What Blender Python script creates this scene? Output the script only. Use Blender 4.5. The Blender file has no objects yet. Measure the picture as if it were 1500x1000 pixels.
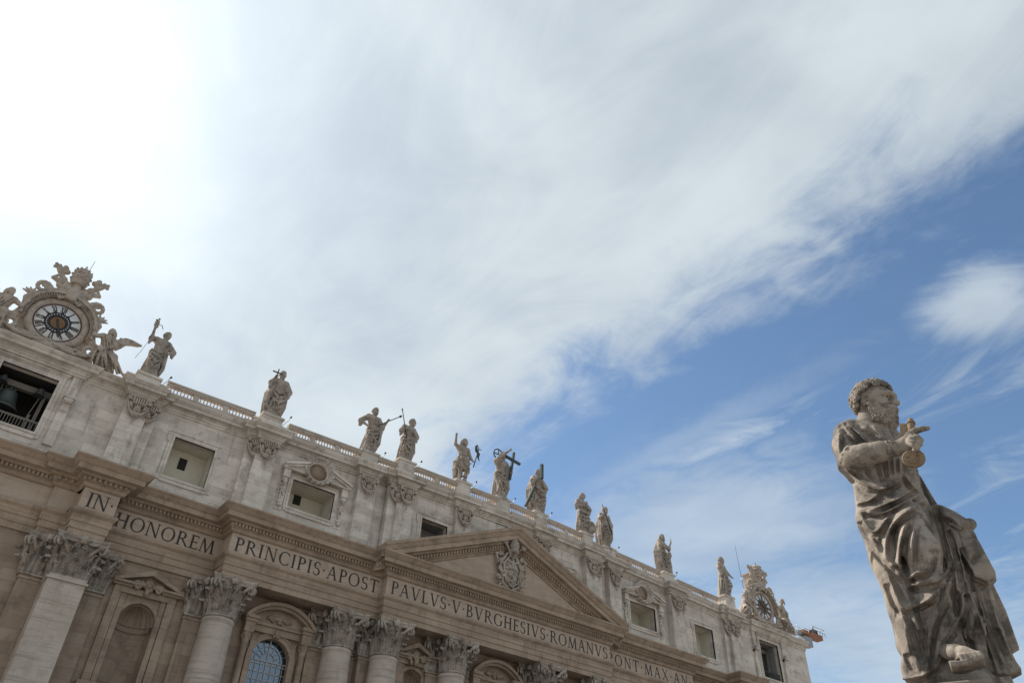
import bpy, math, random
import numpy as np
from mathutils import Vector, Matrix
PI = math.pi
SC = bpy.context.scene
COL = SC.collection
# ------------------------------------------------------------------ camera
CAM = np.array([-48.19, -64.01, 1.70])
YAW, PIT, ROLL, FPX = map(float, (37.485, 39.14, 2.1807, 1121.08))
_y, _p, _r = (math.radians(a) for a in (YAW, PIT, ROLL))
CF = np.array([math.sin(_y)*math.cos(_p), math.cos(_y)*math.cos(_p), math.sin(_p)])
CR = np.array([math.cos(_y), -math.sin(_y), 0.0]); CU = np.cross(CR, CF)
CR, CU = math.cos(_r)*CR + math.sin(_r)*CU, -math.sin(_r)*CR + math.cos(_r)*CU
cd = bpy.data.cameras.new('camera'); co = bpy.data.objects.new('camera', cd); COL.objects.link(co)
co.matrix_world = Matrix(((CR[0], CU[0], -CF[0], CAM[0]), (CR[1], CU[1], -CF[1], CAM[1]),
                          (CR[2], CU[2], -CF[2], CAM[2]), (0, 0, 0, 1)))
cd.sensor_width = 36.0; cd.lens = FPX/1500*36; cd.clip_start = 0.1; cd.clip_end = 20000
SC.camera = co
# ------------------------------------------------------------------ light
SUN_AZ, SUN_EL = math.radians(-14), math.radians(47)       # azimuth from +Y towards +X
SUN = Vector((math.sin(SUN_AZ)*math.cos(SUN_EL), math.cos(SUN_AZ)*math.cos(SUN_EL), math.sin(SUN_EL)))
sl = bpy.data.lights.new('sun', 'SUN'); sl.energy = 5.0; sl.angle = math.radians(0.6); sl.color = (1.0, 0.90, 0.78)
so = bpy.data.objects.new('sun', sl); COL.objects.link(so)
so.rotation_euler = SUN.to_track_quat('Z', 'Y').to_euler()
SC.view_settings.view_transform = 'Standard'; SC.view_settings.look = 'None'
SC.view_settings.exposure = 0.53; SC.view_settings.gamma = 1.0
SC.render.film_transparent = False


class NT:
    """tiny helper for node maths"""
    def __init__(s, nt): s.nt = nt
    def node(s, t, **kw):
        n = s.nt.nodes.new(t)
        for k, v in kw.items(): setattr(n, k, v)
        return n
    def link(s, a, b): s.nt.links.new(a, b)
    def put(s, sock, v):
        if hasattr(v, 'is_linked') or hasattr(v, 'links'): s.link(v, sock)
        else: sock.default_value = v
    def m(s, op, a, b=0.0, c=0.0, clamp=False):
        n = s.node('ShaderNodeMath', operation=op, use_clamp=clamp)
        for i, v in enumerate((a, b, c)): s.put(n.inputs[i], v)
        return n.outputs[0]
    def ss(s, x, a, b):
        n = s.node('ShaderNodeMapRange', interpolation_type='SMOOTHSTEP')
        s.put(n.inputs[0], x); n.inputs[1].default_value = a; n.inputs[2].default_value = b
        n.inputs[3].default_value = 0; n.inputs[4].default_value = 1
        return n.outputs[0]
    def xyz(s, x, y, z=0.0):
        n = s.node('ShaderNodeCombineXYZ')
        for i, v in enumerate((x, y, z)): s.put(n.inputs[i], v)
        return n.outputs[0]
    def sep(s, v):
        n = s.node('ShaderNodeSeparateXYZ'); s.link(v, n.inputs[0]); return n.outputs
    def noise(s, vec, scale, detail=4.0, rough=0.55, dist=0.0):
        n = s.node('ShaderNodeTexNoise'); s.link(vec, n.inputs['Vector'])
        n.inputs['Scale'].default_value = scale; n.inputs['Detail'].default_value = detail
        n.inputs['Roughness'].default_value = rough; n.inputs['Distortion'].default_value = dist
        return n.outputs[0]
    def mix(s, f, a, b, mode='MIX'):
        n = s.node('ShaderNodeMix', data_type='RGBA', blend_type=mode)
        s.put(n.inputs[0], f)
        for i, v in ((6, a), (7, b)):
            if isinstance(v, tuple): n.inputs[i].default_value = (*v[:3], 1)
            else: s.link(v, n.inputs[i])
        return n.outputs[2]


# ------------------------------------------------------------------ sky: clear blue plus one layer of thin cloud
W = bpy.data.worlds.new('World'); SC.world = W; W.use_nodes = True
W.node_tree.nodes.clear(); N = NT(W.node_tree)
sky = N.node('ShaderNodeTexSky', sky_type='NISHITA', sun_disc=False)
sky.sun_elevation = SUN_EL; sky.sun_rotation = SUN_AZ; sky.altitude = 50; sky.air_density = 1.0; sky.dust_density = 0.6; sky.ozone_density = 1.6
tc = N.node('ShaderNodeTexCoord'); D = tc.outputs['Generated']
dx, dy, dz = N.sep(D)
zc = N.m('MAXIMUM', dz, 0.06)
px = N.m('DIVIDE', dx, zc); py = N.m('DIVIDE', dy, zc)             # where the view line meets a flat cloud layer at height 1
P = N.xyz(px, py)
warp = N.noise(P, 1.7, 5, 0.6); warp2 = N.noise(N.xyz(py, px), 4.3, 5, 0.6)
fib = N.noise(N.xyz(N.m('MULTIPLY', px, 4.2), N.m('MULTIPLY', py, 1.9), 3.0), 1.0, 8, 0.62, 1.1)   # fibres drawn out along y
fine = N.noise(N.xyz(N.m('MULTIPLY', px, 8.0), N.m('MULTIPLY', py, 7.0), 9.0), 1.0, 9, 0.62, 0.9)
big = N.noise(N.xyz(px, py, 5.5), 2.2, 4, 0.5, 0.3)
# the big sheet: dense for px < ~0.95
edge = N.m('ADD', N.m('MULTIPLY', N.m('SUBTRACT', warp, 0.5), 0.36), N.m('MULTIPLY', N.m('SUBTRACT', fib, 0.5), 0.5))
edge = N.m('ADD', edge, N.m('MULTIPLY', N.m('SUBTRACT', fine, 0.5), 0.20))
bnd = N.m('ADD', px, edge)
pyd = N.m('SUBTRACT', py, 0.85)
bnd = N.m('ADD', bnd, N.m('MULTIPLY', N.m('MULTIPLY', pyd, pyd), -0.16))
sheet = N.m('SUBTRACT', 1.0, N.ss(bnd, 0.79, 1.07))
# a ragged patch right of it
def blob(cx, cy, rx, ry, e=0.7):
    a = N.m('DIVIDE', N.m('SUBTRACT', px, cx), rx); b = N.m('DIVIDE', N.m('SUBTRACT', py, cy), ry)
    r = N.m('SQRT', N.m('ADD', N.m('MULTIPLY', a, a), N.m('MULTIPLY', b, b)))
    r = N.m('ADD', r, N.m('MULTIPLY', N.m('SUBTRACT', fib, 0.5), 2.2*e)); r = N.m('ADD', r, N.m('MULTIPLY', N.m('SUBTRACT', fine, 0.5), 1.4*e))
    return N.m('SUBTRACT', 1.0, N.ss(r, 0.25, 1.25))
patch = N.m('MULTIPLY', blob(1.37, 0.30, 0.135, 0.115, 0.6), 0.75)
wisp = N.m('MULTIPLY', N.m('MULTIPLY', N.ss(px, 1.12, 1.5), N.ss(fib, 0.46, 0.72)), N.m('ADD', 0.25, N.m('MULTIPLY', N.ss(warp, 0.4, 0.65), 0.5)))
low = N.m('MULTIPLY', blob(1.75, 1.3, 0.5, 0.5, 0.5), 0.6)
low2 = N.m('MULTIPLY', blob(3.1, 1.45, 1.4, 0.6, 0.5), 0.66)
low3 = N.m('MULTIPLY', blob(1.30, 1.05, 0.07, 0.5, 0.6), 0.25)
mask = sheet
for q in (patch, wisp, low, low2, low3): mask = N.m('MAXIMUM', mask, q)
sd = N.node('ShaderNodeVectorMath', operation='DOT_PRODUCT'); N.link(D, sd.inputs[0]); sd.inputs[1].default_value = SUN
dot = N.m('MAXIMUM', sd.outputs['Value'], 0.0)
glow = N.m('POWER', dot, 20.0)
tone = N.m('ADD', 5.5, N.m('MULTIPLY', N.m('SUBTRACT', big, 0.5), 2.6))
tone = N.m('ADD', tone, N.m('MULTIPLY', N.m('SUBTRACT', fib, 0.5), 1.0))
tone = N.m('ADD', tone, N.m('MULTIPLY', glow, 4.2))
cl = N.node('ShaderNodeVectorMath', operation='SCALE'); cl.inputs[0].default_value = (0.90, 1.0, 1.06); N.link(tone, cl.inputs['Scale'])
op = N.m('MULTIPLY', mask, N.m('ADD', 0.78, N.m('MULTIPLY', N.ss(N.m('ADD', N.m('MULTIPLY', fib, 0.5), N.m('MULTIPLY', big, 0.5)), 0.35, 0.6), 0.18)))
skyc = N.mix(1.0, sky.outputs[0], (0.92, 1.04, 1.07), 'MULTIPLY')
colr = N.mix(op, skyc, cl.outputs[0])
bg = N.node('ShaderNodeBackground'); N.link(colr, bg.inputs[0]); bg.inputs[1].default_value = 0.09
wo = N.node('ShaderNodeOutputWorld'); N.link(bg.outputs[0], wo.inputs[0])

# ------------------------------------------------------------------ materials
MATS = {}
def mat(name, col, rough=0.8, metal=0.0, spec=0.3):
    if name in MATS: return MATS[name]
    m = bpy.data.materials.new(name); m.use_nodes = True
    b = m.node_tree.nodes['Principled BSDF']
    b.inputs['Base Color'].default_value = (*col, 1); b.inputs['Roughness'].default_value = rough
    b.inputs['Metallic'].default_value = metal; b.inputs['Specular IOR Level'].default_value = spec
    T = NT(m.node_tree); g = T.node('ShaderNodeNewGeometry').outputs['Position']
    n = T.noise(g, 3.0, 5)
    c = T.mix(T.m('MULTIPLY', n, 0.5), tuple(col), tuple(x*0.55 for x in col)); T.link(c, b.inputs['Base Color'])
    MATS[name] = m; return m

def stone(name, col, alt, dirt, blocks=0.0, streak=0.5, dirt_amt=0.5, bump=0.3, fine=1.0, bw=2.3, bh=0.82, bedamt=0.45, sharp=0.0):
    """travertine: bedding lines, block-to-block colour changes, rain streaks and patches of dirt"""
    m = bpy.data.materials.new(name); m.use_nodes = True
    b = m.node_tree.nodes['Principled BSDF']; b.inputs['Roughness'].default_value = 0.88; b.inputs['Specular IOR Level'].default_value = 0.25
    T = NT(m.node_tree); g = T.node('ShaderNodeNewGeometry').outputs['Position']; x, y, z = T.sep(g)
    c = T.mix(T.ss(T.noise(g, 0.35*fine, 5, 0.6), 0.35, 0.68), col, alt)
    bed = T.noise(T.xyz(T.m('MULTIPLY', x, 0.35), T.m('MULTIPLY', y, 0.35), T.m('MULTIPLY', z, 5.0)), 1.0*fine, 5, 0.65)
    c = T.mix(T.m('MULTIPLY', T.ss(bed, 0.48, 0.7), bedamt), c, tuple(v*0.62 for v in alt))
    hgt = T.m('MULTIPLY', bed, 0.5)
    if blocks:
        br = T.node('ShaderNodeTexBrick'); T.link(T.xyz(T.m('ADD', x, T.m('MULTIPLY', y, 0.37)), z), br.inputs['Vector'])
        br.inputs['Color1'].default_value = (1, 1, 1, 1); br.inputs['Color2'].default_value = (0, 0, 0, 1); br.inputs['Mortar'].default_value = (0.5, 0.5, 0.5, 1)
        br.inputs['Scale'].default_value = 1; br.inputs['Mortar Size'].default_value = 0.012; br.inputs['Brick Width'].default_value = bw; br.inputs['Row Height'].default_value = bh
        br.inputs['Bias'].default_value = 0.0
        bc = T.sep(br.outputs['Color'])[0]
        c = T.mix(T.m('MULTIPLY', bc, 0.55*blocks), c, tuple(v*1.18 for v in col))
        c = T.mix(T.m('MULTIPLY', T.m('SUBTRACT', 1.0, bc), 0.5*blocks), c, tuple(v*0.78 for v in alt))
        c = T.mix(T.m('MULTIPLY', br.outputs['Fac'], 0.45), c, dirt)
        hgt = T.m('SUBTRACT', hgt, T.m('MULTIPLY', br.outputs['Fac'], 0.4))
    st = T.noise(T.xyz(T.m('MULTIPLY', x, 1.5), T.m('MULTIPLY', y, 1.5), T.m('MULTIPLY', z, 0.16)), 1.0*fine, 6, 0.65)
    c = T.mix(T.m('MULTIPLY', T.ss(st, 0.52, 0.78-0.17*sharp), streak), c, dirt)
    pa = T.noise(g, 0.9*fine, 7, 0.7)
    c = T.mix(T.m('MULTIPLY', T.ss(pa, 0.47, 0.72-0.14*sharp), dirt_amt), c, dirt)
    gr = T.noise(g, 6.0*fine, 6, 0.7)
    c = T.mix(T.m('MULTIPLY', T.ss(gr, 0.55, 0.8), 0.3), c, tuple(v*0.5 for v in alt))
    T.link(c, b.inputs['Base Color'])
    hgt = T.m('ADD', hgt, T.m('MULTIPLY', gr, 0.8))
    bp = T.node('ShaderNodeBump'); bp.inputs['Strength'].default_value = bump; bp.inputs['Distance'].default_value = 0.06/fine
    T.link(hgt, bp.inputs['Height']); T.link(bp.outputs[0], b.inputs['Normal'])
    MATS[name] = m; return m

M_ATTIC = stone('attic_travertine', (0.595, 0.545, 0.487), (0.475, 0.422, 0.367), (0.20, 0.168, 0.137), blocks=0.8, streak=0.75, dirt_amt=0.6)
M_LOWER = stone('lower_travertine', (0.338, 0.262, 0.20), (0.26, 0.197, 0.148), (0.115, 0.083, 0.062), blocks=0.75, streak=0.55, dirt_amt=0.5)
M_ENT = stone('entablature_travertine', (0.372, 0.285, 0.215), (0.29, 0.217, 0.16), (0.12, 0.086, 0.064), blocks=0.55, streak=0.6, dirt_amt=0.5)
M_FRIEZE = stone('frieze_travertine', (0.44, 0.35, 0.28), (0.37, 0.29, 0.228), (0.22, 0.16, 0.12), blocks=0.35, streak=0.35, dirt_amt=0.3)
M_COLUMN = stone('column_travertine', (0.47, 0.41, 0.355), (0.40, 0.34, 0.285), (0.22, 0.18, 0.145), blocks=0.35, streak=0.4, dirt_amt=0.45, bw=9, bh=1.3, bedamt=0.75)
M_CAPITAL = stone('capital_travertine', (0.42, 0.365, 0.31), (0.27, 0.23, 0.19), (0.06, 0.05, 0.04), streak=0.6, dirt_amt=0.9, fine=2.2)
M_STATUE = stone('statue_travertine', (0.37, 0.325, 0.28), (0.28, 0.24, 0.205), (0.09, 0.077, 0.065), streak=0.7, dirt_amt=0.85, fine=2.2)
M_ORN = stone('ornament_travertine', (0.42, 0.36, 0.305), (0.34, 0.285, 0.235), (0.12, 0.097, 0.078), streak=0.5, dirt_amt=0.75, fine=2.0)
M_PETER = stone('weathered_marble', (0.30, 0.26, 0.22), (0.195, 0.17, 0.147), (0.034, 0.03, 0.027), streak=0.68, dirt_amt=0.58, fine=2.75, bump=0.5, sharp=0.75)
M_KEY = stone('gilded_stone', (0.25, 0.185, 0.125), (0.19, 0.14, 0.095), (0.12, 0.08, 0.05), streak=0.4, dirt_amt=0.5, fine=4)
M_ROOM = mat('cream_plaster', (0.62, 0.585, 0.48), 0.9)
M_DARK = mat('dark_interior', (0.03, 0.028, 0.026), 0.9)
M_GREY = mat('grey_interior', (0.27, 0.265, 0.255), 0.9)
M_LETTER = mat('letter_black', (0.04, 0.034, 0.03), 0.6)
M_BRONZE = mat('bell_bronze', (0.10, 0.115, 0.11), 0.45, 0.6)
M_WOOD = mat('beam_grey', (0.20, 0.18, 0.155), 0.8)
M_IRON = mat('dark_iron', (0.045, 0.05, 0.05), 0.8, 0.0)
M_PATINA = mat('green_bronze', (0.065, 0.085, 0.08), 0.85, 0.0)
M_STEEL = mat('grey_steel', (0.32, 0.33, 0.34), 0.45, 0.4)
M_ORANGE = mat('orange_paint', (0.30, 0.12, 0.055), 0.55)
M_WHITE = mat('dial_white', (0.74, 0.74, 0.73), 0.5)
M_BLUE = mat('dial_blue', (0.03, 0.03, 0.036), 0.5)
M_GOLD = mat('dial_gold', (0.20, 0.11, 0.05), 0.4, 0.3)
M_RED = mat('dial_red', (0.10, 0.045, 0.04), 0.5)
M_CURTAIN = mat('curtain_white', (0.36, 0.40, 0.44), 0.9)
M_MUNTIN = mat('muntin_grey', (0.36, 0.35, 0.34), 0.6)
M_PAVE = stone('piazza_stone', (0.30, 0.28, 0.26), (0.25, 0.235, 0.22), (0.14, 0.13, 0.12), streak=0.1, dirt_amt=0.4)
def glass_mat():
    m = bpy.data.materials.new('blue_glass'); m.use_nodes = True; T = NT(m.node_tree)
    m.node_tree.nodes.clear()
    tr = T.node('ShaderNodeBsdfTransparent'); tr.inputs[0].default_value = (0.6, 0.75, 0.88, 1)
    gl = T.node('ShaderNodeBsdfGlossy'); gl.inputs[0].default_value = (0.5, 0.55, 0.6, 1); gl.inputs['Roughness'].default_value = 0.08
    g = T.node('ShaderNodeNewGeometry').outputs['Position']; bp = T.node('ShaderNodeBump'); bp.inputs['Strength'].default_value = 0.15
    T.link(T.noise(g, 1.5, 2), bp.inputs['Height']); T.link(bp.outputs[0], gl.inputs['Normal'])
    fr = T.node('ShaderNodeFresnel'); fr.inputs[0].default_value = 1.7
    mx = T.node('ShaderNodeMixShader'); T.link(T.m('ADD', fr.outputs[0], 0.18, clamp=True), mx.inputs[0]); T.link(tr.outputs[0], mx.inputs[1]); T.link(gl.outputs[0], mx.inputs[2])
    o = T.node('ShaderNodeOutputMaterial'); T.link(mx.outputs[0], o.inputs[0]); return m
M_GLASS = glass_mat()

# ------------------------------------------------------------------ mesh helpers
def make_obj(name, mesh, material=None, parent=None):
    o = bpy.data.objects.new(name, mesh); COL.objects.link(o)
    if material and not mesh.materials: mesh.materials.append(material)
    if parent is not None: o.parent = parent
    return o
def thing(name, label, cat, loc=(0, 0, 0), rotz=0.0, group=None):
    o = bpy.data.objects.new(name, None); COL.objects.link(o); o.empty_display_size = 0.5
    o.location = loc; o.rotation_euler = (0, 0, rotz); tag(o, label, cat, group); return o
def tag(o, label, cat, group=None):
    o['label'] = label; o['category'] = cat
    if group: o['group'] = group
    return o
def dup(o, parent=None):
    c = o.copy(); COL.objects.link(c)
    if parent is not None: c.parent = parent
    for ch in list(o.children): dup(ch, c)
    return c

class MB:
    def __init__(s): s.v = []; s.f = []; s.sm = []
    def add(s, vs, fs, smooth=False):
        b = len(s.v); s.v += [tuple(map(float, q)) for q in vs]
        s.f += [tuple(i + b for i in f) for f in fs]; s.sm += [smooth]*len(fs); return s
    def box(s, x0, x1, y0, y1, z0, z1):
        return s.add([(x0, y0, z0), (x1, y0, z0), (x1, y1, z0), (x0, y1, z0), (x0, y0, z1), (x1, y0, z1), (x1, y1, z1), (x0, y1, z1)],
                     [(0, 3, 2, 1), (4, 5, 6, 7), (0, 1, 5, 4), (1, 2, 6, 5), (2, 3, 7, 6), (3, 0, 4, 7)])
    def prism(s, poly, y0, y1):
        """polygon (x, z), counter-clockwise seen from the front (-y), pulled from y0 (front) to y1"""
        n = len(poly); vs = [(x, y0, z) for x, z in poly] + [(x, y1, z) for x, z in poly]
        fs = [tuple(range(n)), tuple(range(2*n-1, n-1, -1))] + [(i, i+n, (i+1) % n + n, (i+1) % n) for i in range(n)]
        return s.add(vs, fs)
    def lathe(s, prof, n=24, c=(0, 0, 0), axis='z', smooth=True, cap=True, a0=0.0, a1=2*PI):
        full = abs(a1-a0-2*PI) < 1e-6; m = n if full else n+1; vs = []
        for r, h in prof:
            for i in range(m):
                a = a0+(a1-a0)*i/n; p = (r*math.cos(a), r*math.sin(a), h)
                if axis == 'y': p = (p[0], -h, p[1])
                vs.append((p[0]+c[0], p[1]+c[1], p[2]+c[2]))
        fs = []
        for j in range(len(prof)-1):
            for i in range(n):
                k = (i+1) % m; fs.append((j*m+i, j*m+k, (j+1)*m+k, (j+1)*m+i))
        if cap and full:
            fs.append(tuple(range(m-1, -1, -1))); fs.append(tuple((len(prof)-1)*m+i for i in range(m)))
        return s.add(vs, fs, smooth)
    def tube(s, pts, rad, n=8, smooth=True):
        pts = [Vector(p) for p in pts]; rad = rad if isinstance(rad, (list, tuple)) else [rad]*len(pts)
        vs = []; ref = None
        for i, p in enumerate(pts):
            d = (pts[min(i+1, len(pts)-1)] - pts[max(i-1, 0)]).normalized()
            if ref is None: ref = Vector((0, 0, 1)) if abs(d.z) < 0.9 else Vector((1, 0, 0))
            a = d.cross(ref).normalized(); b = a.cross(d); ref = b
            for k in range(n):
                t = 2*PI*k/n; vs.append(p + (a*math.cos(t) + b*math.sin(t))*rad[i])
        fs = [(j*n+k, j*n+(k+1) % n, (j+1)*n+(k+1) % n, (j+1)*n+k) for j in range(len(pts)-1) for k in range(n)]
        fs += [tuple(range(n-1, -1, -1)), tuple((len(pts)-1)*n+k for k in range(n))]
        return s.add(vs, fs, smooth)
    def ball(s, c, r, n=10, m=7):
        r = r if isinstance(r, tuple) else (r, r, r)
        prof = [(max(1e-4, math.sin(PI*j/m)), -math.cos(PI*j/m)) for j in range(m+1)]; b = len(s.v)
        s.lathe(prof, n)
        for i in range(b, len(s.v)):
            x, y, z = s.v[i]; s.v[i] = (c[0]+x*r[0], c[1]+y*r[1], c[2]+z*r[2])
        return s
    def sweep(s, path, prof, cap=True):
        """profile (out, z) swept along a plan path that runs with +x and looks to -y"""
        n = len(path); ds = []
        for i in range(n-1):
            d = Vector((path[i+1][0]-path[i][0], path[i+1][1]-path[i][1])); ds.append(d.normalized())
        vs = []; m = len(prof)
        for i, (x, y) in enumerate(path):
            a = ds[max(i-1, 0)]; b = ds[min(i, n-2)]
            na = Vector((a.y, -a.x)); nb = Vector((b.y, -b.x)); t = na+nb
            off = t/(1+na.dot(nb)) if (1+na.dot(nb)) > 1e-4 else na
            for o, z in prof: vs.append((x+off.x*o, y+off.y*o, z))
        fs = [(i*m+j, i*m+j+1, (i+1)*m+j+1, (i+1)*m+j) for i in range(n-1) for j in range(m-1)]
        fs = [f[::-1] for f in fs]
        if cap: fs += [tuple(range(m)), tuple((n-1)*m+j for j in range(m-1, -1, -1))]
        return s.add(vs, fs)
    def xf(s, M, start=0):
        for i in range(start, len(s.v)): s.v[i] = tuple(M @ Vector(s.v[i]))
        return s
    def mesh(s, name):
        me = bpy.data.meshes.new(name); me.from_pydata(s.v, [], s.f)
        me.polygons.foreach_set('use_smooth', s.sm); me.update(); return me
    def obj(s, name, material, parent=None): return make_obj(name, s.mesh(name), material, parent)

# ------------------------------------------------------------------ carved shapes: a distance field turned into one skin
class Carve:
    def __init__(s, lo, hi, h):
        s.lo = np.array(lo, float); s.h = h; s.n = np.ceil((np.array(hi)-s.lo)/h).astype(int)+1
        s.F = np.full(s.n, 9.0, np.float32); s.ax = [s.lo[i]+h*np.arange(s.n[i]) for i in range(3)]
    def _win(s, lo, hi):
        a = np.clip(np.floor((np.asarray(lo)-s.lo)/s.h).astype(int), 0, s.n); b = np.clip(np.ceil((np.asarray(hi)-s.lo)/s.h).astype(int)+1, 0, s.n)
        if (b <= a).any(): return None, None
        sl = tuple(slice(i, j) for i, j in zip(a, b))
        return sl, (s.ax[0][sl[0]][:, None, None], s.ax[1][sl[1]][None, :, None], s.ax[2][sl[2]][None, None, :])
    def _put(s, sl, d, k, sub):
        a = s.F[sl]
        if sub: d = -d; h = np.maximum(k-np.abs(a-d), 0)/k; s.F[sl] = np.maximum(a, d)+h*h*k*0.25
        else: h = np.maximum(k-np.abs(a-d), 0)/k; s.F[sl] = np.minimum(a, d)-h*h*k*0.25
    def cone(s, a, b, ra, rb=None, k=0.05, sub=False, sq=None):
        rb = ra if rb is None else rb; a = np.array(a, float); b = np.array(b, float); r = max(ra, rb)+k+3*s.h
        sl, g = s._win(np.minimum(a, b)-r, np.maximum(a, b)+r)
        if sl is None: return s
        ab = b-a; L = max((ab**2).sum(), 1e-9); p = [g[i]-a[i] for i in range(3)]
        t = np.clip((p[0]*ab[0]+p[1]*ab[1]+p[2]*ab[2])/L, 0, 1)
        q = [p[i]-t*ab[i] for i in range(3)]
        if sq: q = [q[i]/sq[i] for i in range(3)]
        s._put(sl, np.sqrt(q[0]**2+q[1]**2+q[2]**2)-(ra+(rb-ra)*t), k, sub); return s
    def chain(s, pts, rad, k=0.05, sub=False, sq=None):
        rad = list(rad) if hasattr(rad, '__len__') else [rad]*len(pts)
        for i in range(len(pts)-1): s.cone(pts[i], pts[i+1], rad[i], rad[i+1], k, sub, sq)
        return s
    def ell(s, c, r, k=0.05, sub=False, R=None):
        r = np.array(r if hasattr(r, '__len__') else (r, r, r), float); e = r.max()+k+3*s.h; c = np.array(c, float)
        sl, g = s._win(c-e, c+e)
        if sl is None: return s
        p = [g[i]-c[i] for i in range(3)]
        if R is not None: p = [p[0]*R[i][0]+p[1]*R[i][1]+p[2]*R[i][2] for i in range(3)]     # rows of R: the ellipsoid's own axes
        q = np.sqrt((p[0]/r[0])**2+(p[1]/r[1])**2+(p[2]/r[2])**2); q2 = np.sqrt((p[0]/r[0]**2)**2+(p[1]/r[1]**2)**2+(p[2]/r[2]**2)**2)
        s._put(sl, q*(q-1)/np.maximum(q2, 1e-6), k, sub); return s
    def slab(s, poly, y0, y1, rnd=0.03, k=0.05, shear=(0.0, 0.0)):
        """rounded plate: polygon (x, z) between two depths"""
        P = np.array(poly, float); m = rnd+k+3*s.h
        sl, g = s._win((P[:, 0].min()-m, min(y0, y1)-m-abs(shear[0])*3, P[:, 1].min()-m), (P[:, 0].max()+m, max(y0, y1)+m+abs(shear[0])*3, P[:, 1].max()+m))
        if sl is None: return s
        X, Z = g[0][:, 0, :], g[2][0, :, :]; X, Z = np.broadcast_arrays(g[0][:, 0, :], g[2][:, 0, :])
        d = np.full(X.shape, 1e9); sg = np.ones(X.shape); n = len(P)
        for i in range(n):
            a, b = P[i], P[i-1]; e = b-a; wx, wz = X-a[0], Z-a[1]
            t = np.clip((wx*e[0]+wz*e[1])/(e@e), 0, 1); d = np.minimum(d, (wx-e[0]*t)**2+(wz-e[1]*t)**2)
            c1 = Z >= a[1]; c2 = Z < b[1]; c3 = e[0]*wz > e[1]*wx
            fl = (c1 & c2 & c3) | (~c1 & ~c2 & ~c3); sg = np.where(fl, -sg, sg)
        d2 = (np.sqrt(d)*sg+rnd)[:, None, :]
        yc = (y0+y1)/2 + shear[0]*(g[0]-P[:, 0].mean()) + shear[1]*(g[2]-P[:, 1].mean())
        dy = np.abs(g[1]-yc)-abs(y1-y0)/2+rnd
        o = np.sqrt(np.maximum(d2, 0)**2+np.maximum(dy, 0)**2)+np.minimum(np.maximum(d2, dy), 0)-rnd
        s._put(sl, o, k, False); return s
    def val(s, p):
        i = np.clip(np.round((np.asarray(p)-s.lo)/s.h).astype(int), 0, s.n-1); return s.F[tuple(i.T)] if i.ndim == 2 else s.F[tuple(i)]
    def hit(s, p, d, far=4.0):
        """first point of the skin along a line"""
        t = np.arange(0, far, s.h*0.5); Q = np.asarray(p)[None]+t[:, None]*np.asarray(d)[None]
        w = np.where(s.val(Q) < 0)[0]
        return Q[w[0]] if len(w) else None
    def mesh(s, name, smooth=1):
        F = s.F.copy()
        for _ in range(smooth):
            G = F.copy()
            for ax in range(3):
                A = np.take(F, range(1, F.shape[ax]), ax); B = np.take(F, range(0, F.shape[ax]-1), ax)
                pad = [(0, 0)]*3; pad[ax] = (0, 1); pad2 = [(0, 0)]*3; pad2[ax] = (1, 0)
                G += 0.12*(np.pad(A-B, pad)-np.pad(A-B, pad2))
            F = G
        F[0] = F[-1] = 9; F[:, 0] = F[:, -1] = 9; F[:, :, 0] = F[:, :, -1] = 9
        I = F < 0; nx, ny, nz = F.shape
        cnt = np.zeros((nx-1, ny-1, nz-1), np.int8)
        off = [(i, j, k) for i in (0, 1) for j in (0, 1) for k in (0, 1)]
        for i, j, k in off: cnt += I[i:nx-1+i, j:ny-1+j, k:nz-1+k]
        cx = np.argwhere((cnt > 0) & (cnt < 8)); idx = np.full(cnt.shape, -1, np.int64); idx[tuple(cx.T)] = np.arange(len(cx))
        val = {o: F[tuple((cx+np.array(o)).T)] for o in off}
        acc = np.zeros((len(cx), 3)); num = np.zeros(len(cx))
        for o in off:
            for ax in range(3):
                if o[ax]: continue
                q = list(o); q[ax] = 1; a, b = val[o], val[tuple(q)]; c = (a < 0) != (b < 0)
                t = np.where(c, a/np.where(c, a-b, 1), 0); pt = np.tile(np.array(o, float), (len(cx), 1)); pt[:, ax] = t
                acc += pt*c[:, None]; num += c
        V = s.lo+(cx+acc/np.maximum(num, 1)[:, None])*s.h
        Q = []
        for ax in range(3):
            u, w = (ax+1) % 3, (ax+2) % 3
            A = np.take(I, range(0, I.shape[ax]-1), ax); B = np.take(I, range(1, I.shape[ax]), ax)
            e = np.argwhere(A != B); ok = (e[:, u] > 0) & (e[:, w] > 0); e = e[ok]; fl = A[tuple(e.T)]
            du = np.zeros(3, int); du[u] = 1; dw = np.zeros(3, int); dw[w] = 1
            q = np.stack([idx[tuple((e-du-dw).T)], idx[tuple((e-dw).T)], idx[tuple(e.T)], idx[tuple((e-du).T)]], 1)
            q[~fl] = q[~fl][:, ::-1]; Q.append(q)
        Q = np.concatenate(Q); Q = Q[(Q >= 0).all(1)]
        me = bpy.data.meshes.new(name); me.vertices.add(len(V)); me.vertices.foreach_set('co', V.astype(np.float32).ravel())
        me.loops.add(Q.size); me.loops.foreach_set('vertex_index', Q.astype(np.int32).ravel())
        me.polygons.add(len(Q)); me.polygons.foreach_set('loop_start', np.arange(0, Q.size, 4, dtype=np.int32))
        try: me.polygons.foreach_set('loop_total', np.full(len(Q), 4, np.int32))
        except Exception: pass
        me.polygons.foreach_set('use_smooth', np.ones(len(Q), bool)); me.update(calc_edges=True); me.validate(); return me
    def obj(s, name, material, parent=None, smooth=1): return make_obj(name, s.mesh(name, smooth), material, parent)

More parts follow.
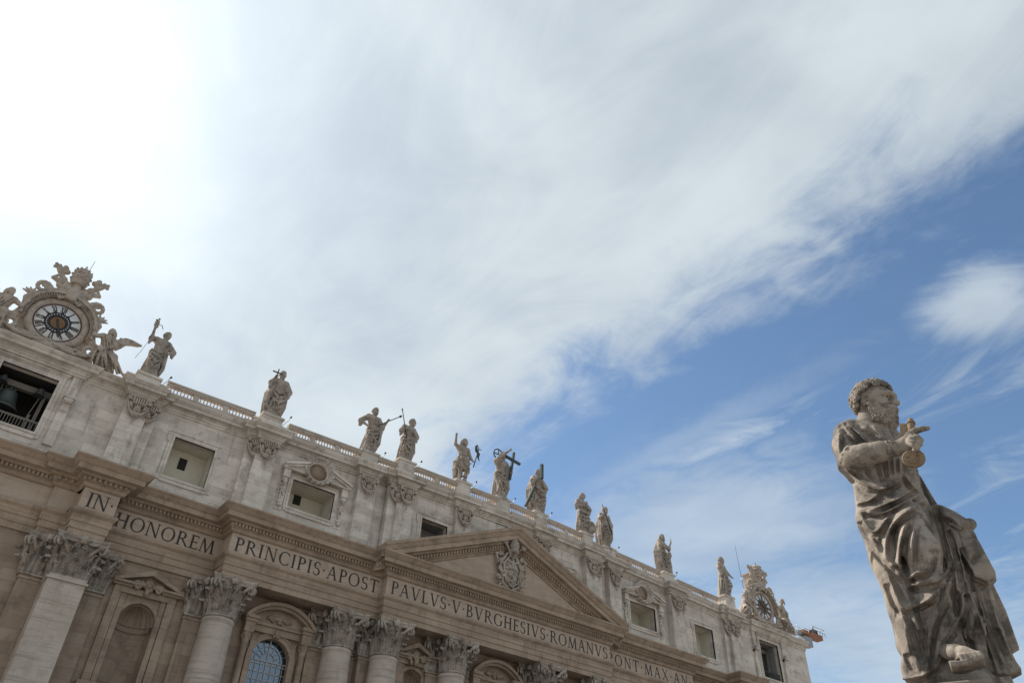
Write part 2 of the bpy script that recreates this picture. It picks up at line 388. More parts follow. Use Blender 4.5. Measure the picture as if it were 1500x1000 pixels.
# ------------------------------------------------------------------ ground
g = MB(); g.add([(-6000, -6000, 0), (6000, -6000, 0), (6000, 6000, 0), (-6000, 6000, 0)], [(0, 1, 2, 3)])
o = g.obj('piazza_ground', M_PAVE); o['kind'] = 'structure'

# ------------------------------------------------------------------ the basilica front
BAS = thing('basilica', 'long travertine church front with giant columns, pediment and balustrade', 'church', (0, 0, 0))
XE, XD, XC, XB, XA = 39.91, 28.12, 17.30, 13.05, 5.65
ZA, ZF, ZK, ZT = 25.7, 27.7, 29.5, 31.45          # architrave, frieze, cornice, top
YREC, YE, YD, YM = 0.75, -1.3, -1.4, -2.3         # entablature planes: bays, outer piers, wings, middle
half = [(-57.4, YREC), (-43.1, YREC), (-43.1, 0.25), (-XE-1.34, 0.25), (-XE-1.34, YE), (-XE+1.34, YE), (-XE+1.34, YREC), (-29.25, YREC),
        (-29.25, YD), (-14.42, YD), (-14.42, YM)]
PATH = half + [(-x, y) for x, y in half[::-1]]
def band(name, material, prof, path=PATH):
    b = MB().sweep(path, prof); return b.obj(name, material, BAS)
BK = 3.2
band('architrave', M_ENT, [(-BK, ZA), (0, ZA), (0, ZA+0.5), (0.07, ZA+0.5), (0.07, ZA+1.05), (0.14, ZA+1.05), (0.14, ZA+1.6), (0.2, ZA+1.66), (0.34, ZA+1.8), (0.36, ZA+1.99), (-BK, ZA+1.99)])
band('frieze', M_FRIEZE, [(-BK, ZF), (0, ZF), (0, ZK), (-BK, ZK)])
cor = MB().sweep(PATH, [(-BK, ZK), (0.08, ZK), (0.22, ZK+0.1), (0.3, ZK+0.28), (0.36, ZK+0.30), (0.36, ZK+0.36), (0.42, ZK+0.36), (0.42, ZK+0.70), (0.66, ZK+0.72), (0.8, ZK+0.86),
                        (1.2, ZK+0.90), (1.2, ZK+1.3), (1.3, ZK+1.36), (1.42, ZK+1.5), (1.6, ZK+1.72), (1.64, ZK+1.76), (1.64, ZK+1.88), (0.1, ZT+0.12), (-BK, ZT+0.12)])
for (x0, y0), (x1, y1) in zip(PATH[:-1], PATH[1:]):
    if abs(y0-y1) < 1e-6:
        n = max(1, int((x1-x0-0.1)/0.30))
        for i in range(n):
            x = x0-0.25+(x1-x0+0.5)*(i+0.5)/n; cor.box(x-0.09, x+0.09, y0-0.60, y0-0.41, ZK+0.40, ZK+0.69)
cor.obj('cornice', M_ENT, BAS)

# pediment over the middle
pd = MB()
TIPX, TIPZ, APZ, YP = 15.95, 31.95, 38.6, YM
rake = [(0.0, 2.35), (0.12, 2.3), (0.22, 2.1), (0.36, 2.05), (0.36, 1.98), (0.40, 1.98), (0.40, 1.55), (0.62, 1.5), (0.78, 1.34), (1.2, 1.28), (1.2, 0.82), (1.32, 0.74), (1.5, 0.4), (1.62, 0.28), (1.64, 0.0), (-1.7, 0.0), (-1.7, 2.35)]
vs = []; m = len(rake)
for sx, z in ((-TIPX, TIPZ), (0, APZ), (TIPX, TIPZ)):
    for o_, h in rake: vs.append((sx, YP-o_, z-h))
fs = [(i*m+j, (i+1)*m+j, (i+1)*m+(j+1) % m, i*m+(j+1) % m) for i in (0, 1) for j in range(m)] + [tuple(range(m)), tuple(2*m+j for j in range(m-1, -1, -1))]
pd.add(vs, fs)
for sgn in (-1, 1):
    for i in range(46):
        t = (i+0.8)/47; x = sgn*TIPX*(1-t); z = TIPZ+(APZ-TIPZ)*t-1.57; sl_ = -sgn*(APZ-TIPZ)/TIPX
        pd.add([(x+dx_, YP-yy, z+dx_*sl_+dz_) for yy in (0.58, 0.39) for dx_, dz_ in ((-0.09, -0.34), (0.09, -0.34), (0.09, -0.02), (-0.09, -0.02))],
               [(0, 1, 2, 3), (0, 4, 5, 1), (1, 5, 6, 2), (2, 6, 7, 3), (3, 7, 4, 0)])
PED = pd.obj('pediment', M_ENT, BAS)
tz = MB().prism([(-12.5, ZT), (12.5, ZT), (0, 36.45)], YP+0.003, YP+0.9); tz.obj('tympanum', M_FRIEZE, PED)

# walls with openings
def wall(b, x0, x1, z0, z1, y, th, holes):
    x = x0
    for hx0, hx1, hz0, hz1, arch in sorted(holes):
        b.box(x, hx0, y, y+th, z0, z1)
        b.box(hx0, hx1, y, y+th, z0, hz0)
        if not arch: b.box(hx0, hx1, y, y+th, hz1, z1)
        else:
            r = (hx1-hx0)/2; cx = (hx0+hx1)/2; sp = hz1-r; n = 20
            ar = [(cx-r*math.cos(PI*i/n), sp+r*math.sin(PI*i/n)) for i in range(n+1)]
            for (a, c), (d, e) in zip(ar[:-1], ar[1:]): b.prism([(a, c), (d, e), (d, z1), (a, z1)], y, y+th)
        x = hx1
    b.box(x, x1, y, y+th, z0, z1)
    return b
NX, WX, N2X, OX = 33.95, 22.71, 9.3, 48.2
YW, YWM = 0.95, 0.0
lw = MB()
def mir(hs): return [(-b_, -a_, c_, d_, e_) for a_, b_, c_, d_, e_ in hs]
hl = [(-OX-2.7, -OX+2.7, 2.0, 25.2, False)]
wall(lw, -57.35, -43.3, 0, ZA+0.6, YW, 1.2, hl); wall(lw, 43.3, 57.35, 0, ZA+0.6, YW, 1.2, mir(hl))
hm = [(-NX-1.38, -NX+1.38, 16.6, 22.75, True), (-WX-1.72, -WX+1.72, 15.0, 22.6, True)]
wall(lw, -43.3, -14.6, 0, ZA+0.6, YW-0.004, 1.2, hm); wall(lw, 14.6, 43.3, 0, ZA+0.6, YW-0.004, 1.2, mir(hm))
hc = [(-N2X-1.25, -N2X+1.25, 16.6, 22.65, True), (-1.6, 1.6, 15.0, 22.2, True), (N2X-1.25, N2X+1.25, 16.6, 22.65, True)]
wall(lw, -14.6, 14.6, 0, ZA+0.6, YWM, 1.6, hc)
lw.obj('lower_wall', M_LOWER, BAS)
MB().box(-57.3, 57.3, 6.5, 75, 0, 39.8).obj('building_mass', M_ATTIC, BAS)
MB().box(-57.34, -52.2, 1.0, 6.4, 0, 39.8).box(52.2, 57.34, 1.0, 6.4, 0, 39.8).box(-52.1, 52.1, 0.65, 6.4, 39.0, 39.8).obj('roof_slab', M_ATTIC, BAS)

# shell niches
def niche(cx, r, z0, sp, y):
    b = MB(); n = 24; m_ = 10; vs = []
    rings = [(z0, 1.0, 0)] + [(sp-0.001, 1.0, 0)]
    for i in range(n+1):
        a = PI*i/n
        for z, q, _ in rings: vs.append((cx-r*math.cos(a), y+0.95*r*math.sin(a), z))
    fs = [(2*i, 2*i+1, 2*i+3, 2*i+2) for i in range(n)]; b.add(vs, fs, True)
    vs = []; n2 = 48
    for i in range(n2+1):
        a = PI*i/n2
        for j in range(m_+1):
            e = PI/2*j/m_; fl = 1-0.07*abs(math.sin(9*a))*math.cos(e)**0.5
            x = -math.cos(a)*math.cos(e)*fl; d = math.sin(a)*math.cos(e)*fl; z = math.sin(e)
            # flutes radiate from the back of the spring line
            vs.append((cx+r*x, y+0.95*r*d, sp+r*z*(1-0.05*abs(math.sin(9*a)))))
    fs = [(i*(m_+1)+j, i*(m_+1)+j+1, (i+1)*(m_+1)+j+1, (i+1)*(m_+1)+j) for i in range(n2) for j in range(m_)]
    b.add(vs, fs, False); b.box(cx-r-0.05, cx+r+0.05, y, y+r, z0-0.3, z0)
    # impost band inside
    vs = []
    for i in range(n+1):
        a = PI*i/n
        for z, k in ((sp-0.45, 0.93), (sp-0.4, 0.9), (sp-0.1, 0.9), (sp-0.05, 0.93)): vs.append((cx-r*k*math.cos(a), y+0.95*r*k*math.sin(a), z))
    b.add(vs, [(4*i+j, 4*i+j+1, 4*i+5+j, 4*i+4+j) for i in range(n) for j in range(3)], True)
    return b
def ornament(b, cx, y, z, w, h, seed):
    """small relief: shell or mask with two leafy scrolls"""
    rr = random.Random(seed)
    b.ball((cx, y, z+h*0.15), (w*0.16, 0.14, h*0.3))
    for s_ in (-1, 1):
        pts = [(cx+s_*w*(0.1+0.4*math.sin(t*1.1)), y, z+h*(0.1-0.35*t+0.25*t*t)+0.1*h*math.sin(3*t)) for t in np.linspace(0, 1.5, 10)]
        b.tube(pts, [0.13*w*0.5*(1-0.06*i)+0.03 for i in range(10)], 7)
        pts = [(cx+s_*w*(0.33+0.13*math.cos(t)*(1-t/9)), y-0.02, z+h*(0.0+0.25*math.sin(t)*(1-t/9))) for t in np.linspace(0, 7, 16)]
        b.tube(pts, 0.05*w, 6)
    for i in range(7): b.ball((cx+rr.uniform(-0.3, 0.3)*w, y-0.02, z-h*0.1+rr.uniform(-0.25, 0.3)*h), 0.07*w, 7, 5)
    b.tube([(cx, y, z-0.1*h), (cx, y, z-0.5*h)], [0.09*w, 0.03*w], 7)
    return b
def aedicule(cx, y, w, ztop, kind, opening_r, op_top, sill):
    """framed surround of a niche or window: strips, band, pediment"""
    b = MB(); hw = w/2; zb = ztop-(1.5 if kind == 'tri' else 1.55)
    if kind == 'tri':
        for s_ in (-1, 1):
            b.box(cx+s_*(hw-0.45)-0.3, cx+s_*(hw-0.45)+0.3, y-0.22, y+0.3, sill, zb-0.5)
            b.box(cx+s_*(hw-1.0)-0.2, cx+s_*(hw-1.0)+0.2, y-0.12, y+0.3, sill, zb-0.5)
        b.box(cx-hw+0.15, cx+hw-0.15, y-0.26, y+0.3, zb-0.5, zb-0.05)
        cw = hw*0.45
        for s_ in (-1, 1):                                  # broken bed cornice
            xa, xb = sorted((cx+s_*cw, cx+s_*(hw+0.1)))
            b.box(xa, xb, y-0.5, y+0.3, zb-0.05, zb+0.12); b.box(xa-0.05 if s_ < 0 else xa, xb if s_ < 0 else xb+0.05, y-0.7, y+0.3, zb+0.12, zb+0.3)
        for s_ in (-1, 1):
            b.prism([(cx+s_*(hw+0.2), zb+0.3), (cx, ztop), (cx, ztop-0.42), (cx+s_*(hw-0.35), zb+0.3)][::s_], y-0.75, y+0.3)
        b.prism([(cx-hw+0.4, zb+0.28), (cx+hw-0.4, zb+0.28), (cx, ztop-0.4)], y-0.2, y+0.25)
        ornament(b, cx, y-0.45, zb+0.15, 2.6, 1.5, int(cx*10))
        r = opening_r; sp = op_top-r                        # raised archivolt
        b.add(*arch_ring(cx, sp, r+0.02, r+0.3, y-0.07, y+0.2))
    else:
        for s_ in (-1, 1):
            x = cx+s_*(hw-0.55)
            b.lathe([(0.34, sill), (0.34, sill+0.3), (0.29, sill+0.4), (0.27, zb-2.2), (0.33, zb-2.15), (0.29, zb-2.05), (0.42, zb-1.45), (0.45, zb-1.3)], 14, (x, y-0.35, 0))
            for q in range(6):
                a = q*PI/3; b.ball((x+0.33*math.cos(a), y-0.35+0.33*math.sin(a), zb-1.62), (0.12, 0.12, 0.22), 6, 5)
            b.box(x-0.42, x+0.42, y-0.8, y+0.3, zb-1.3, zb-0.45); b.box(x-0.5, x+0.5, y-0.9, y+0.3, zb-0.45, zb-0.2); b.box(x-0.62, x+0.62, y-1.05, y+0.3, zb-0.2, zb+0.08)
            b.box(cx+s_*(hw-1.3)-0.2, cx+s_*(hw-1.3)+0.2, y-0.16, y+0.3, sill, zb-1.3)
        b.box(cx-hw+1.0, cx+hw-1.0, y-0.3, y+0.3, zb-0.95, zb-0.42); b.box(cx-hw+0.99, cx+hw-0.99, y-0.5, y+0.3, zb-0.42, zb-0.2)
        R = (hw+0.1); rise = ztop-zb; rad = (R*R+rise*rise)/(2*rise); cz = ztop-rad; a0 = math.asin(R/rad)
        def arc(rr, y0, y1):
            A = [(cx+rr[0]*math.sin(-a0+2*a0*i/24), cz+rr[0]*math.cos(-a0+2*a0*i/24)) for i in range(25)]
            B = [(cx+rr[1]*math.sin(-a0+2*a0*i/24), cz+rr[1]*math.cos(-a0+2*a0*i/24)) for i in range(25)]
            for i in range(24): b.prism([A[i], A[i+1], B[i+1], B[i]], y0, y1)
        arc((rad-0.28, rad), y-1.15, y+0.3); arc((rad-0.5, rad-0.28), y-0.85, y+0.3)
        b.prism([(cx+(rad-0.5)*math.sin(-a0+2*a0*i/24), cz+(rad-0.5)*math.cos(-a0+2*a0*i/24)) for i in range(24, -1, -1)], y-0.25, y+0.28)
        ornament(b, cx, y-0.35, zb+0.28, 2.2, 0.8, int(cx*10))
        r = opening_r; sp = op_top-r
        b.add(*arch_ring(cx, sp, r-0.02, r+0.34, y-0.12, y+0.2)); b.add(*arch_ring(cx, sp, r+0.34, r+0.44, y-0.2, y+0.2))
        b.box(cx-0.28, cx+0.28, y-0.42, y+0.2, op_top+0.02, zb-0.9); b.ball((cx, y-0.42, op_top+0.35), (0.22, 0.15, 0.35))
    b.box(cx-hw-0.15, cx+hw+0.15, y-0.6, y+0.3, sill-0.35, sill)
    return b
def arch_ring(cx, sp, r0, r1, y0, y1, n=24, drop=5.0):
    pts = [(-1, -drop)] + [(-math.cos(PI*i/n), math.sin(PI*i/n)) for i in range(n+1)] + [(1, -drop)]; vs = []
    for c, s_ in pts:
        for r, y in ((r0, y1), (r0, y0), (r1, y0), (r1, y1)):
            vs.append((cx+c*r, y, sp+(s_*r if s_ > -0.01 else s_)))
    return vs, [(4*i+j, 4*i+j+1, 4*i+5+j, 4*i+4+j) for i in range(len(pts)-1) for j in range(3)]
def glazing(par_, cx, y, r, z0, top):
    sp = top-r
    b = MB(); arcp = [(cx+r*math.cos(PI*i/20), sp+r*math.sin(PI*i/20)) for i in range(21)]
    b.prism([(cx-r, z0), (cx+r, z0)]+arcp, y+0.6, y+0.62); b.obj('pane', M_GLASS, par_)
    m_ = MB()
    for i in range(-3, 4):
        x = cx+i*r/3.5; w = 0.055 if i == 0 else 0.03; m_.box(x-w, x+w, y+0.53, y+0.58, z0, sp if i else top)
    z = z0
    while z < sp-0.05: m_.box(cx-r, cx+r, y+0.54, y+0.575, z, z+0.06); z += 0.62
    m_.box(cx-r, cx+r, y+0.52, y+0.585, sp-0.05, sp+0.04)
    for k in (0.38, 0.7):
        m_.tube([(cx+r*k*math.cos(PI*i/16), y+0.555, sp+r*k*math.sin(PI*i/16)) for i in range(17)], 0.035, 5)
    for i in range(1, 8):
        a = PI*i/8
        if i != 4: m_.tube([(cx+r*0.38*math.cos(a), y+0.555, sp+r*0.38*math.sin(a)), (cx+r*math.cos(a), y+0.555, sp+r*math.sin(a))], 0.03, 5)
    m_.obj('glazing_bars', M_MUNTIN, par_)
    c = MB(); n = 90; vs = []
    for i in range(n+1):
        x = cx-r-0.1+(2*r+0.2)*i/n; yy = y+0.95+0.07*math.sin(i*1.25)+0.03*math.sin(i*0.37)
        vs += [(x, yy, z0), (x, yy, top+0.1)]
    c.add(vs, [(2*i, 2*i+2, 2*i+3, 2*i+1) for i in range(n)], True); c.obj('curtain', M_CURTAIN, par_)
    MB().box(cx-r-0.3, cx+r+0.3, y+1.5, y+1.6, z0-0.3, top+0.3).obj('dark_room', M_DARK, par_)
for s_ in (-1, 1):
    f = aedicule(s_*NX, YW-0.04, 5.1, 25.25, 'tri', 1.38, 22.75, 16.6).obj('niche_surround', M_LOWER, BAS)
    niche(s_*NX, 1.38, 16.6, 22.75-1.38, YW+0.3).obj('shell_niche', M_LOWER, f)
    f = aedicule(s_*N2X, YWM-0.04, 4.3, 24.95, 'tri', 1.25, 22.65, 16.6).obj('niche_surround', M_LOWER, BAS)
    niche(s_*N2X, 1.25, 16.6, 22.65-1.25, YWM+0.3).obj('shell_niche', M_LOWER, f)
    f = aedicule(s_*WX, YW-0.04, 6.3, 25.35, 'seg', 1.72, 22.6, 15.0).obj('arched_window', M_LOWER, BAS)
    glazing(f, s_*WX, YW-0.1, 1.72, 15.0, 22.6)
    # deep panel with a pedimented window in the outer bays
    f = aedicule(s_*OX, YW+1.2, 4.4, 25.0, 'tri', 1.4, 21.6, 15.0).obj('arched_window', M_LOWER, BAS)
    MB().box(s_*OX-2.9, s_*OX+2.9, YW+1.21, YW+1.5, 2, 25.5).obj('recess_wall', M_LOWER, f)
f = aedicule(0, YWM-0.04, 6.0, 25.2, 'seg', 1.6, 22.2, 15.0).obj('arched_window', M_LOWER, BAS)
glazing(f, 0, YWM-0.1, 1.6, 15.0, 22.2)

# ------------------------------------------------------------------ the giant order
ZS = 22.64; CH = ZA-ZS
def leaf(b, base, nrm, tan, w, h, lean, curl, seed=0):
    """one acanthus leaf: ribbed, lobed, tip rolled outward"""
    nv, nu = 14, 16; vs = []
    for j in range(nv+1):
        v = j/nv
        if v < 0.8: out = lean*v*v; z = h*v/0.8*0.92
        else:
            a = (v-0.8)/0.2*PI*0.95; out = lean*0.64+curl*math.sin(a*0.62)*1.1; z = h*0.92+curl*0.55*math.sin(a)
        wd = w*(0.66+0.3*math.sin(PI*min(1, v*1.05))-0.36*v*v)*(1+0.2*math.sin(v*24))
        for i in range(nu+1):
            u = 2*i/nu-1; rib = 0.085*w*math.cos(u*PI*5)-0.2*w*abs(u)**1.5+0.05*w*max(0, 1-abs(u)*4)
            p = base+nrm*(out+rib+0.05)+tan*(u*wd/2)+Vector((0, 0, z-0.04*h*abs(u)*math.cos(v*26)))
            vs.append(p)
    b.add(vs, [(j*(nu+1)+i, j*(nu+1)+i+1, (j+1)*(nu+1)+i+1, (j+1)*(nu+1)+i) for j in range(nv) for i in range(nu)], True)
def capital(square=False, r=1.22, H=CH):
    b = MB(); k = H/3.06
    if square:
        for z0, z1, q0, q1 in ((0, 0.12, 1.08, 1.08), (0.12, 2.6, 0.88, 0.92)):
            b.box(-r*q0, r*q0, -r*q0, r*q0, z0*k, z1*k)
    else:
        b.lathe([(r*1.0, 0), (r*1.09, 0.04*k), (r*1.09, 0.14*k), (r*0.96, 0.18*k), (r*0.86, 1.2*k), (r*0.92, 2.0*k), (r*1.15, 2.5*k), (r*1.24, 2.62*k)], 32)
    dirs = []
    for row, (h, lean, curl, w) in enumerate(((1.05, 0.3, 0.4, 0.84), (1.85, 0.42, 0.48, 0.84))):
        for i in range(8):
            if square:
                for f_ in range(4):
                    if i > 2 - row*0 : continue
                    R_ = Matrix.Rotation(f_*PI/2, 4, 'Z'); x = (i-1)*0.8*r if row == 0 else ((i-1)*0.8+0.0)*r+(0.4*r if i < 2 else -99)
                    if x < -50: continue
                    leaf(b, R_ @ Vector((x, -r, 0.16*k)), R_ @ Vector((0, -1, 0)), R_ @ Vector((1, 0, 0)), w*r*0.9, h*k, lean, curl)
            else:
                a = (i+0.5*row)*PI/4; n_ = Vector((math.cos(a), math.sin(a), 0)); t_ = Vector((-math.sin(a), math.cos(a), 0))
                leaf(b, n_*r*0.98+Vector((0, 0, 0.16*k)), n_, t_, w*r, h*k, lean, curl)
    hc_ = 2.02*r/1.28
    for q in range(4):                                     # corner volutes, small inner scrolls
        a = PI/4+q*PI/2; n_ = Vector((math.cos(a), math.sin(a), 0)); up = Vector((0, 0, 1)); t_ = Vector((-math.sin(a), math.cos(a), 0))
        for s_ in (-1, 1):
            st = n_*r*1.05+t_*s_*0.42*r+up*1.55*k; ce = n_*(hc_*1.16)+t_*s_*0.13+up*2.28*k
            pts = [st.lerp(ce+up*0.33*k, t)+up*0.12*math.sin(t*PI) for t in (0, 0.35, 0.7, 0.95)]
            for t in np.linspace(0.3, 9.5, 18):
                rr = 0.33*k*(1-t/12); pts.append(ce+n_*rr*math.sin(t)+up*rr*math.cos(t))
            b.tube(pts, [0.1+0.03*i for i in range(4)]+[0.105*(1-i*0.025) for i in range(18)], 6)
        leaf(b, n_*r*1.0+up*1.2*k, n_, t_, 0.6*r, 0.85*k, 0.55, 0.22)
        a2 = q*PI/2; n2 = Vector((math.cos(a2), math.sin(a2), 0)); t2 = Vector((-math.sin(a2), math.cos(a2), 0))
        for s_ in (-1, 1):
            pts = [n2*(r*1.08)+t2*s_*0.5*r+up*1.6*k]
            ce = n2*(r*1.2)+t2*s_*0.26+up*2.32*k
            for t in np.linspace(-1, 7, 14):
                rr = 0.2*k*(1-t/10); pts.append(ce+t2*s_*rr*math.cos(t)*0.9+up*rr*math.sin(t))
            b.tube(pts, 0.065, 5)
        b.ball(tuple(n2*(r*1.36)+up*2.8*k), (0.3, 0.3, 0.34), 8, 6)
        for e in range(6): b.ball(tuple(n2*(r*1.4)+t2*0.24*math.cos(e*PI/3)+up*(2.8*k+0.26*math.sin(e*PI/3))), 0.13, 6, 5)
    # abacus: concave sides, cut horns
    out = []
    for q in range(4):
        R_ = Matrix.Rotation(q*PI/2, 4, 'Z')
        for i in range(11):
            u = -1+2*i/10; out.append(R_ @ Vector((u*hc_, -(hc_*0.99-0.38*r*(1-u*u)), 0)))
    n = len(out); vs = []
    for s_, z in ((0.92, 2.6), (0.95, 2.75), (0.95, 2.82), (1.0, 2.9), (1.0, 3.06)): vs += [(p.x*s_, p.y*s_, z*k-0.003) for p in out]
    b.add(vs, [(j*n+i, j*n+(i+1) % n, (j+1)*n+(i+1) % n, (j+1)*n+i) for j in range(4) for i in range(n)]+[tuple(range(n-1, -1, -1)), tuple(4*n+i for i in range(n))])
    return b
cap_round = capital(False).mesh('column_capital'); cap_round.materials.append(M_CAPITAL)
cap_sq = capital(True, 1.24).mesh('pilaster_capital'); cap_sq.materials.append(M_CAPITAL)
cap_half = capital(True, 0.95).mesh('pilaster_capital'); cap_half.materials.append(M_CAPITAL)
shaft = MB().lathe([(1.75, 0.0), (1.75, 0.5), (1.85, 0.7), (1.6, 0.9), (1.7, 1.15), (1.5, 1.35), (1.45, 1.6), (1.44, 6), (1.40, 12), (1.33, 17), (1.25, 20.1), (1.25, 20.3), (1.31, 20.34), (1.31, 20.5), (1.24, 20.62)], 48)
shaft_me = shaft.mesh('column'); shaft_me.materials.append(M_COLUMN)
for s_ in (-1, 1):
    for X, Y in ((XD, -0.2), (XC, -0.2), (XB, -1.05), (XA, -1.05)):
        c = make_obj('column', shaft_me, None, BAS); c.location = (s_*X, Y, 2.0)
        k = make_obj('capital', cap_round, None, c); k.location = (0, 0, ZS-2.0)
    p = MB().box(-1.3, 1.3, -1.3, 1.6, 0, ZS).box(-1.42, 1.42, -1.42, 1.6, ZS-0.35, ZS-0.18).obj('pilaster', M_COLUMN, BAS); p.location = (s_*XE, 0, 0)
    k = make_obj('capital', cap_sq, None, p); k.location = (0, 0.1, ZS)
    for X, Y, hw in ((XE+2.05, 0.35, 0.85), (XE-2.05, 0.55, 0.85), (XD+1.6, 0.45, 0.95), (XC+1.55, 0.5, 0.9), (XC-1.9, 0.45, 1.0), (XB+1.2, -0.3, 0.9), (XA+1.5, -0.35, 0.9), (XA-1.5, -0.35, 0.9)):
        p = MB().box(-hw, hw, Y, Y+1.2, 0, ZS).box(-hw-0.08, hw+0.08, Y-0.1, Y+1.2, ZS-0.3, ZS-0.15).obj('half_pilaster', M_LOWER, BAS); p.location = (s_*X, 0, 0)
        if hw: k = make_obj('capital', cap_half, None, p); k.location = (0, Y+0.88, ZS)

# ------------------------------------------------------------------ inscription, cut letters
TH, TN = 0.145, 0.07
def bar(x0, y0, x1, y1, w): return [(x0-w/2, y0), (x0+w/2, y0), (x1+w/2, y1), (x1-w/2, y1)]
def ser(x, y, w=0.3): return [(x-w/2, y-0.0), (x+w/2, y-0.0), (x+w/2, y+0.045), (x-w/2, y+0.045)]
def stem(x, w=TH): return [bar(x, 0, x, 1, w), ser(x, 0, w+0.17), ser(x, 0.955, w+0.17)]
def hbar(x0, x1, y, t=0.075): return [(x0, y-t/2), (x1, y-t/2), (x1, y+t/2), (x0, y+t/2)]
def arcs(cx, cy, rx, ry, a0, a1, t0=TN, t1=TH, n=14):
    """a bowl: thin at top and bottom, thick at the sides"""
    out = []
    for i in range(n):
        q = []
        for a in (a0+(a1-a0)*i/n, a0+(a1-a0)*(i+1)/n):
            w = t0+(t1-t0)*math.cos(a)**2; q.append(((cx+rx*math.cos(a), cy+ry*math.sin(a)), (cx+(rx-w)*math.cos(a), cy+(ry-t0)*math.sin(a))))
        out.append([q[0][0], q[1][0], q[1][1], q[0][1]])
    return out
H = PI/2
GL = {
 'I': (0.42, lambda: stem(0.21)),
 'H': (0.95, lambda: stem(0.2)+stem(0.75)+[hbar(0.2, 0.75, 0.52)]),
 'N': (0.98, lambda: [bar(0.17, 0, 0.17, 1, TN), bar(0.8, 0, 0.8, 1, TN), bar(0.8, 0, 0.19, 1, TH), ser(0.17, 0, 0.27), ser(0.1, 0.955, 0.3), ser(0.8, 0.955, 0.27)]),
 'M': (1.12, lambda: [bar(0.14, 0, 0.24, 1, TN), bar(0.97, 0, 0.88, 1, TH), bar(0.56, 0, 0.25, 1, TH*0.95), bar(0.56, 0, 0.87, 1, TN), ser(0.14, 0, 0.27), ser(0.97, 0, 0.33)]),
 'O': (1.06, lambda: arcs(0.53, 0.5, 0.47, 0.51, 0, 2*PI, n=32)),
 'Q': (1.06, lambda: arcs(0.53, 0.5, 0.47, 0.51, 0, 2*PI, n=32)),
 'C': (0.92, lambda: arcs(0.52, 0.5, 0.46, 0.51, 0.8, 2*PI-0.8, n=24)+[bar(0.84, 0.76, 0.84, 0.93, 0.045), bar(0.84, 0.07, 0.84, 0.2, 0.04)]),
 'G': (1.0, lambda: arcs(0.52, 0.5, 0.46, 0.51, 0.8, 2*PI-0.75, n=24)+[bar(0.84, 0.76, 0.84, 0.93, 0.045), bar(0.84, 0.1, 0.84, 0.45, TH), ser(0.84, 0.42, 0.3)]),
 'D': (0.98, lambda: stem(0.2)+arcs(0.38, 0.5, 0.53, 0.5, -H, H, n=18)+[hbar(0.2, 0.4, 0.96, 0.08), hbar(0.2, 0.4, 0.04, 0.08)]),
 'P': (0.72, lambda: stem(0.2)+arcs(0.34, 0.735, 0.33, 0.262, -H, H)+[hbar(0.2, 0.36, 0.96, 0.08), hbar(0.24, 0.36, 0.51, 0.075)]),
 'R': (0.9, lambda: stem(0.2)+arcs(0.34, 0.735, 0.33, 0.262, -H, H)+[hbar(0.2, 0.36, 0.96, 0.08), hbar(0.24, 0.36, 0.51, 0.075), bar(0.83, 0, 0.42, 0.5, TH), ser(0.86, 0, 0.22)]),
 'B': (0.78, lambda: stem(0.2)+arcs(0.34, 0.755, 0.29, 0.243, -H, H)+arcs(0.34, 0.275, 0.37, 0.275, -H, H)+[hbar(0.2, 0.36, 0.96, 0.08), hbar(0.2, 0.36, 0.535, 0.07), hbar(0.2, 0.36, 0.04, 0.08)]),
 'E': (0.7, lambda: stem(0.2)+[hbar(0.2, 0.6, 0.96, 0.08), hbar(0.2, 0.53, 0.51), hbar(0.2, 0.63, 0.04, 0.08), bar(0.59, 0.8, 0.59, 1, 0.045), bar(0.62, 0, 0.63, 0.2, 0.045), bar(0.52, 0.42, 0.52, 0.6, 0.04)]),
 'L': (0.7, lambda: stem(0.2)+[hbar(0.2, 0.63, 0.04, 0.08), bar(0.62, 0, 0.64, 0.22, 0.045)]),
 'T': (0.86, lambda: [bar(0.43, 0, 0.43, 1, TH), ser(0.43, 0, 0.34), hbar(0.06, 0.8, 0.96, 0.08), bar(0.08, 0.8, 0.06, 1, 0.045), bar(0.78, 0.8, 0.8, 1, 0.045)]),
 'V': (0.94, lambda: [bar(0.47, 0, 0.16, 1, TH), bar(0.49, 0, 0.79, 1, TN), ser(0.16, 0.955, 0.33), ser(0.79, 0.955, 0.27)]),
 'A': (0.94, lambda: [bar(0.14, 0, 0.45, 1, TN), bar(0.79, 0, 0.47, 1, TH), hbar(0.24, 0.68, 0.36), ser(0.14, 0, 0.27), ser(0.79, 0, 0.33)]),
 'X': (0.92, lambda: [bar(0.78, 0, 0.16, 1, TH), bar(0.14, 0, 0.77, 1, TN), ser(0.8, 0, 0.33), ser(0.16, 0.955, 0.33), ser(0.14, 0, 0.27), ser(0.78, 0.955, 0.27)]),
 'S': (0.64, lambda: arcs(0.32, 0.74, 0.26, 0.27, 0.7, PI*1.5, TN, TH*0.9, 14)+arcs(0.32, 0.265, 0.28, 0.28, -PI+0.75, H, TN, TH*0.9, 14)+[bar(0.28, 0.55, 0.36, 0.46, 0.1), bar(0.525, 0.78, 0.525, 0.94, 0.045), bar(0.09, 0.07, 0.09, 0.24, 0.045)]),
 '.': (0.34, lambda: [[(0.08, 0.5), (0.17, 0.41), (0.26, 0.5), (0.17, 0.59)]]),
 ' ': (0.3, lambda: []),
}
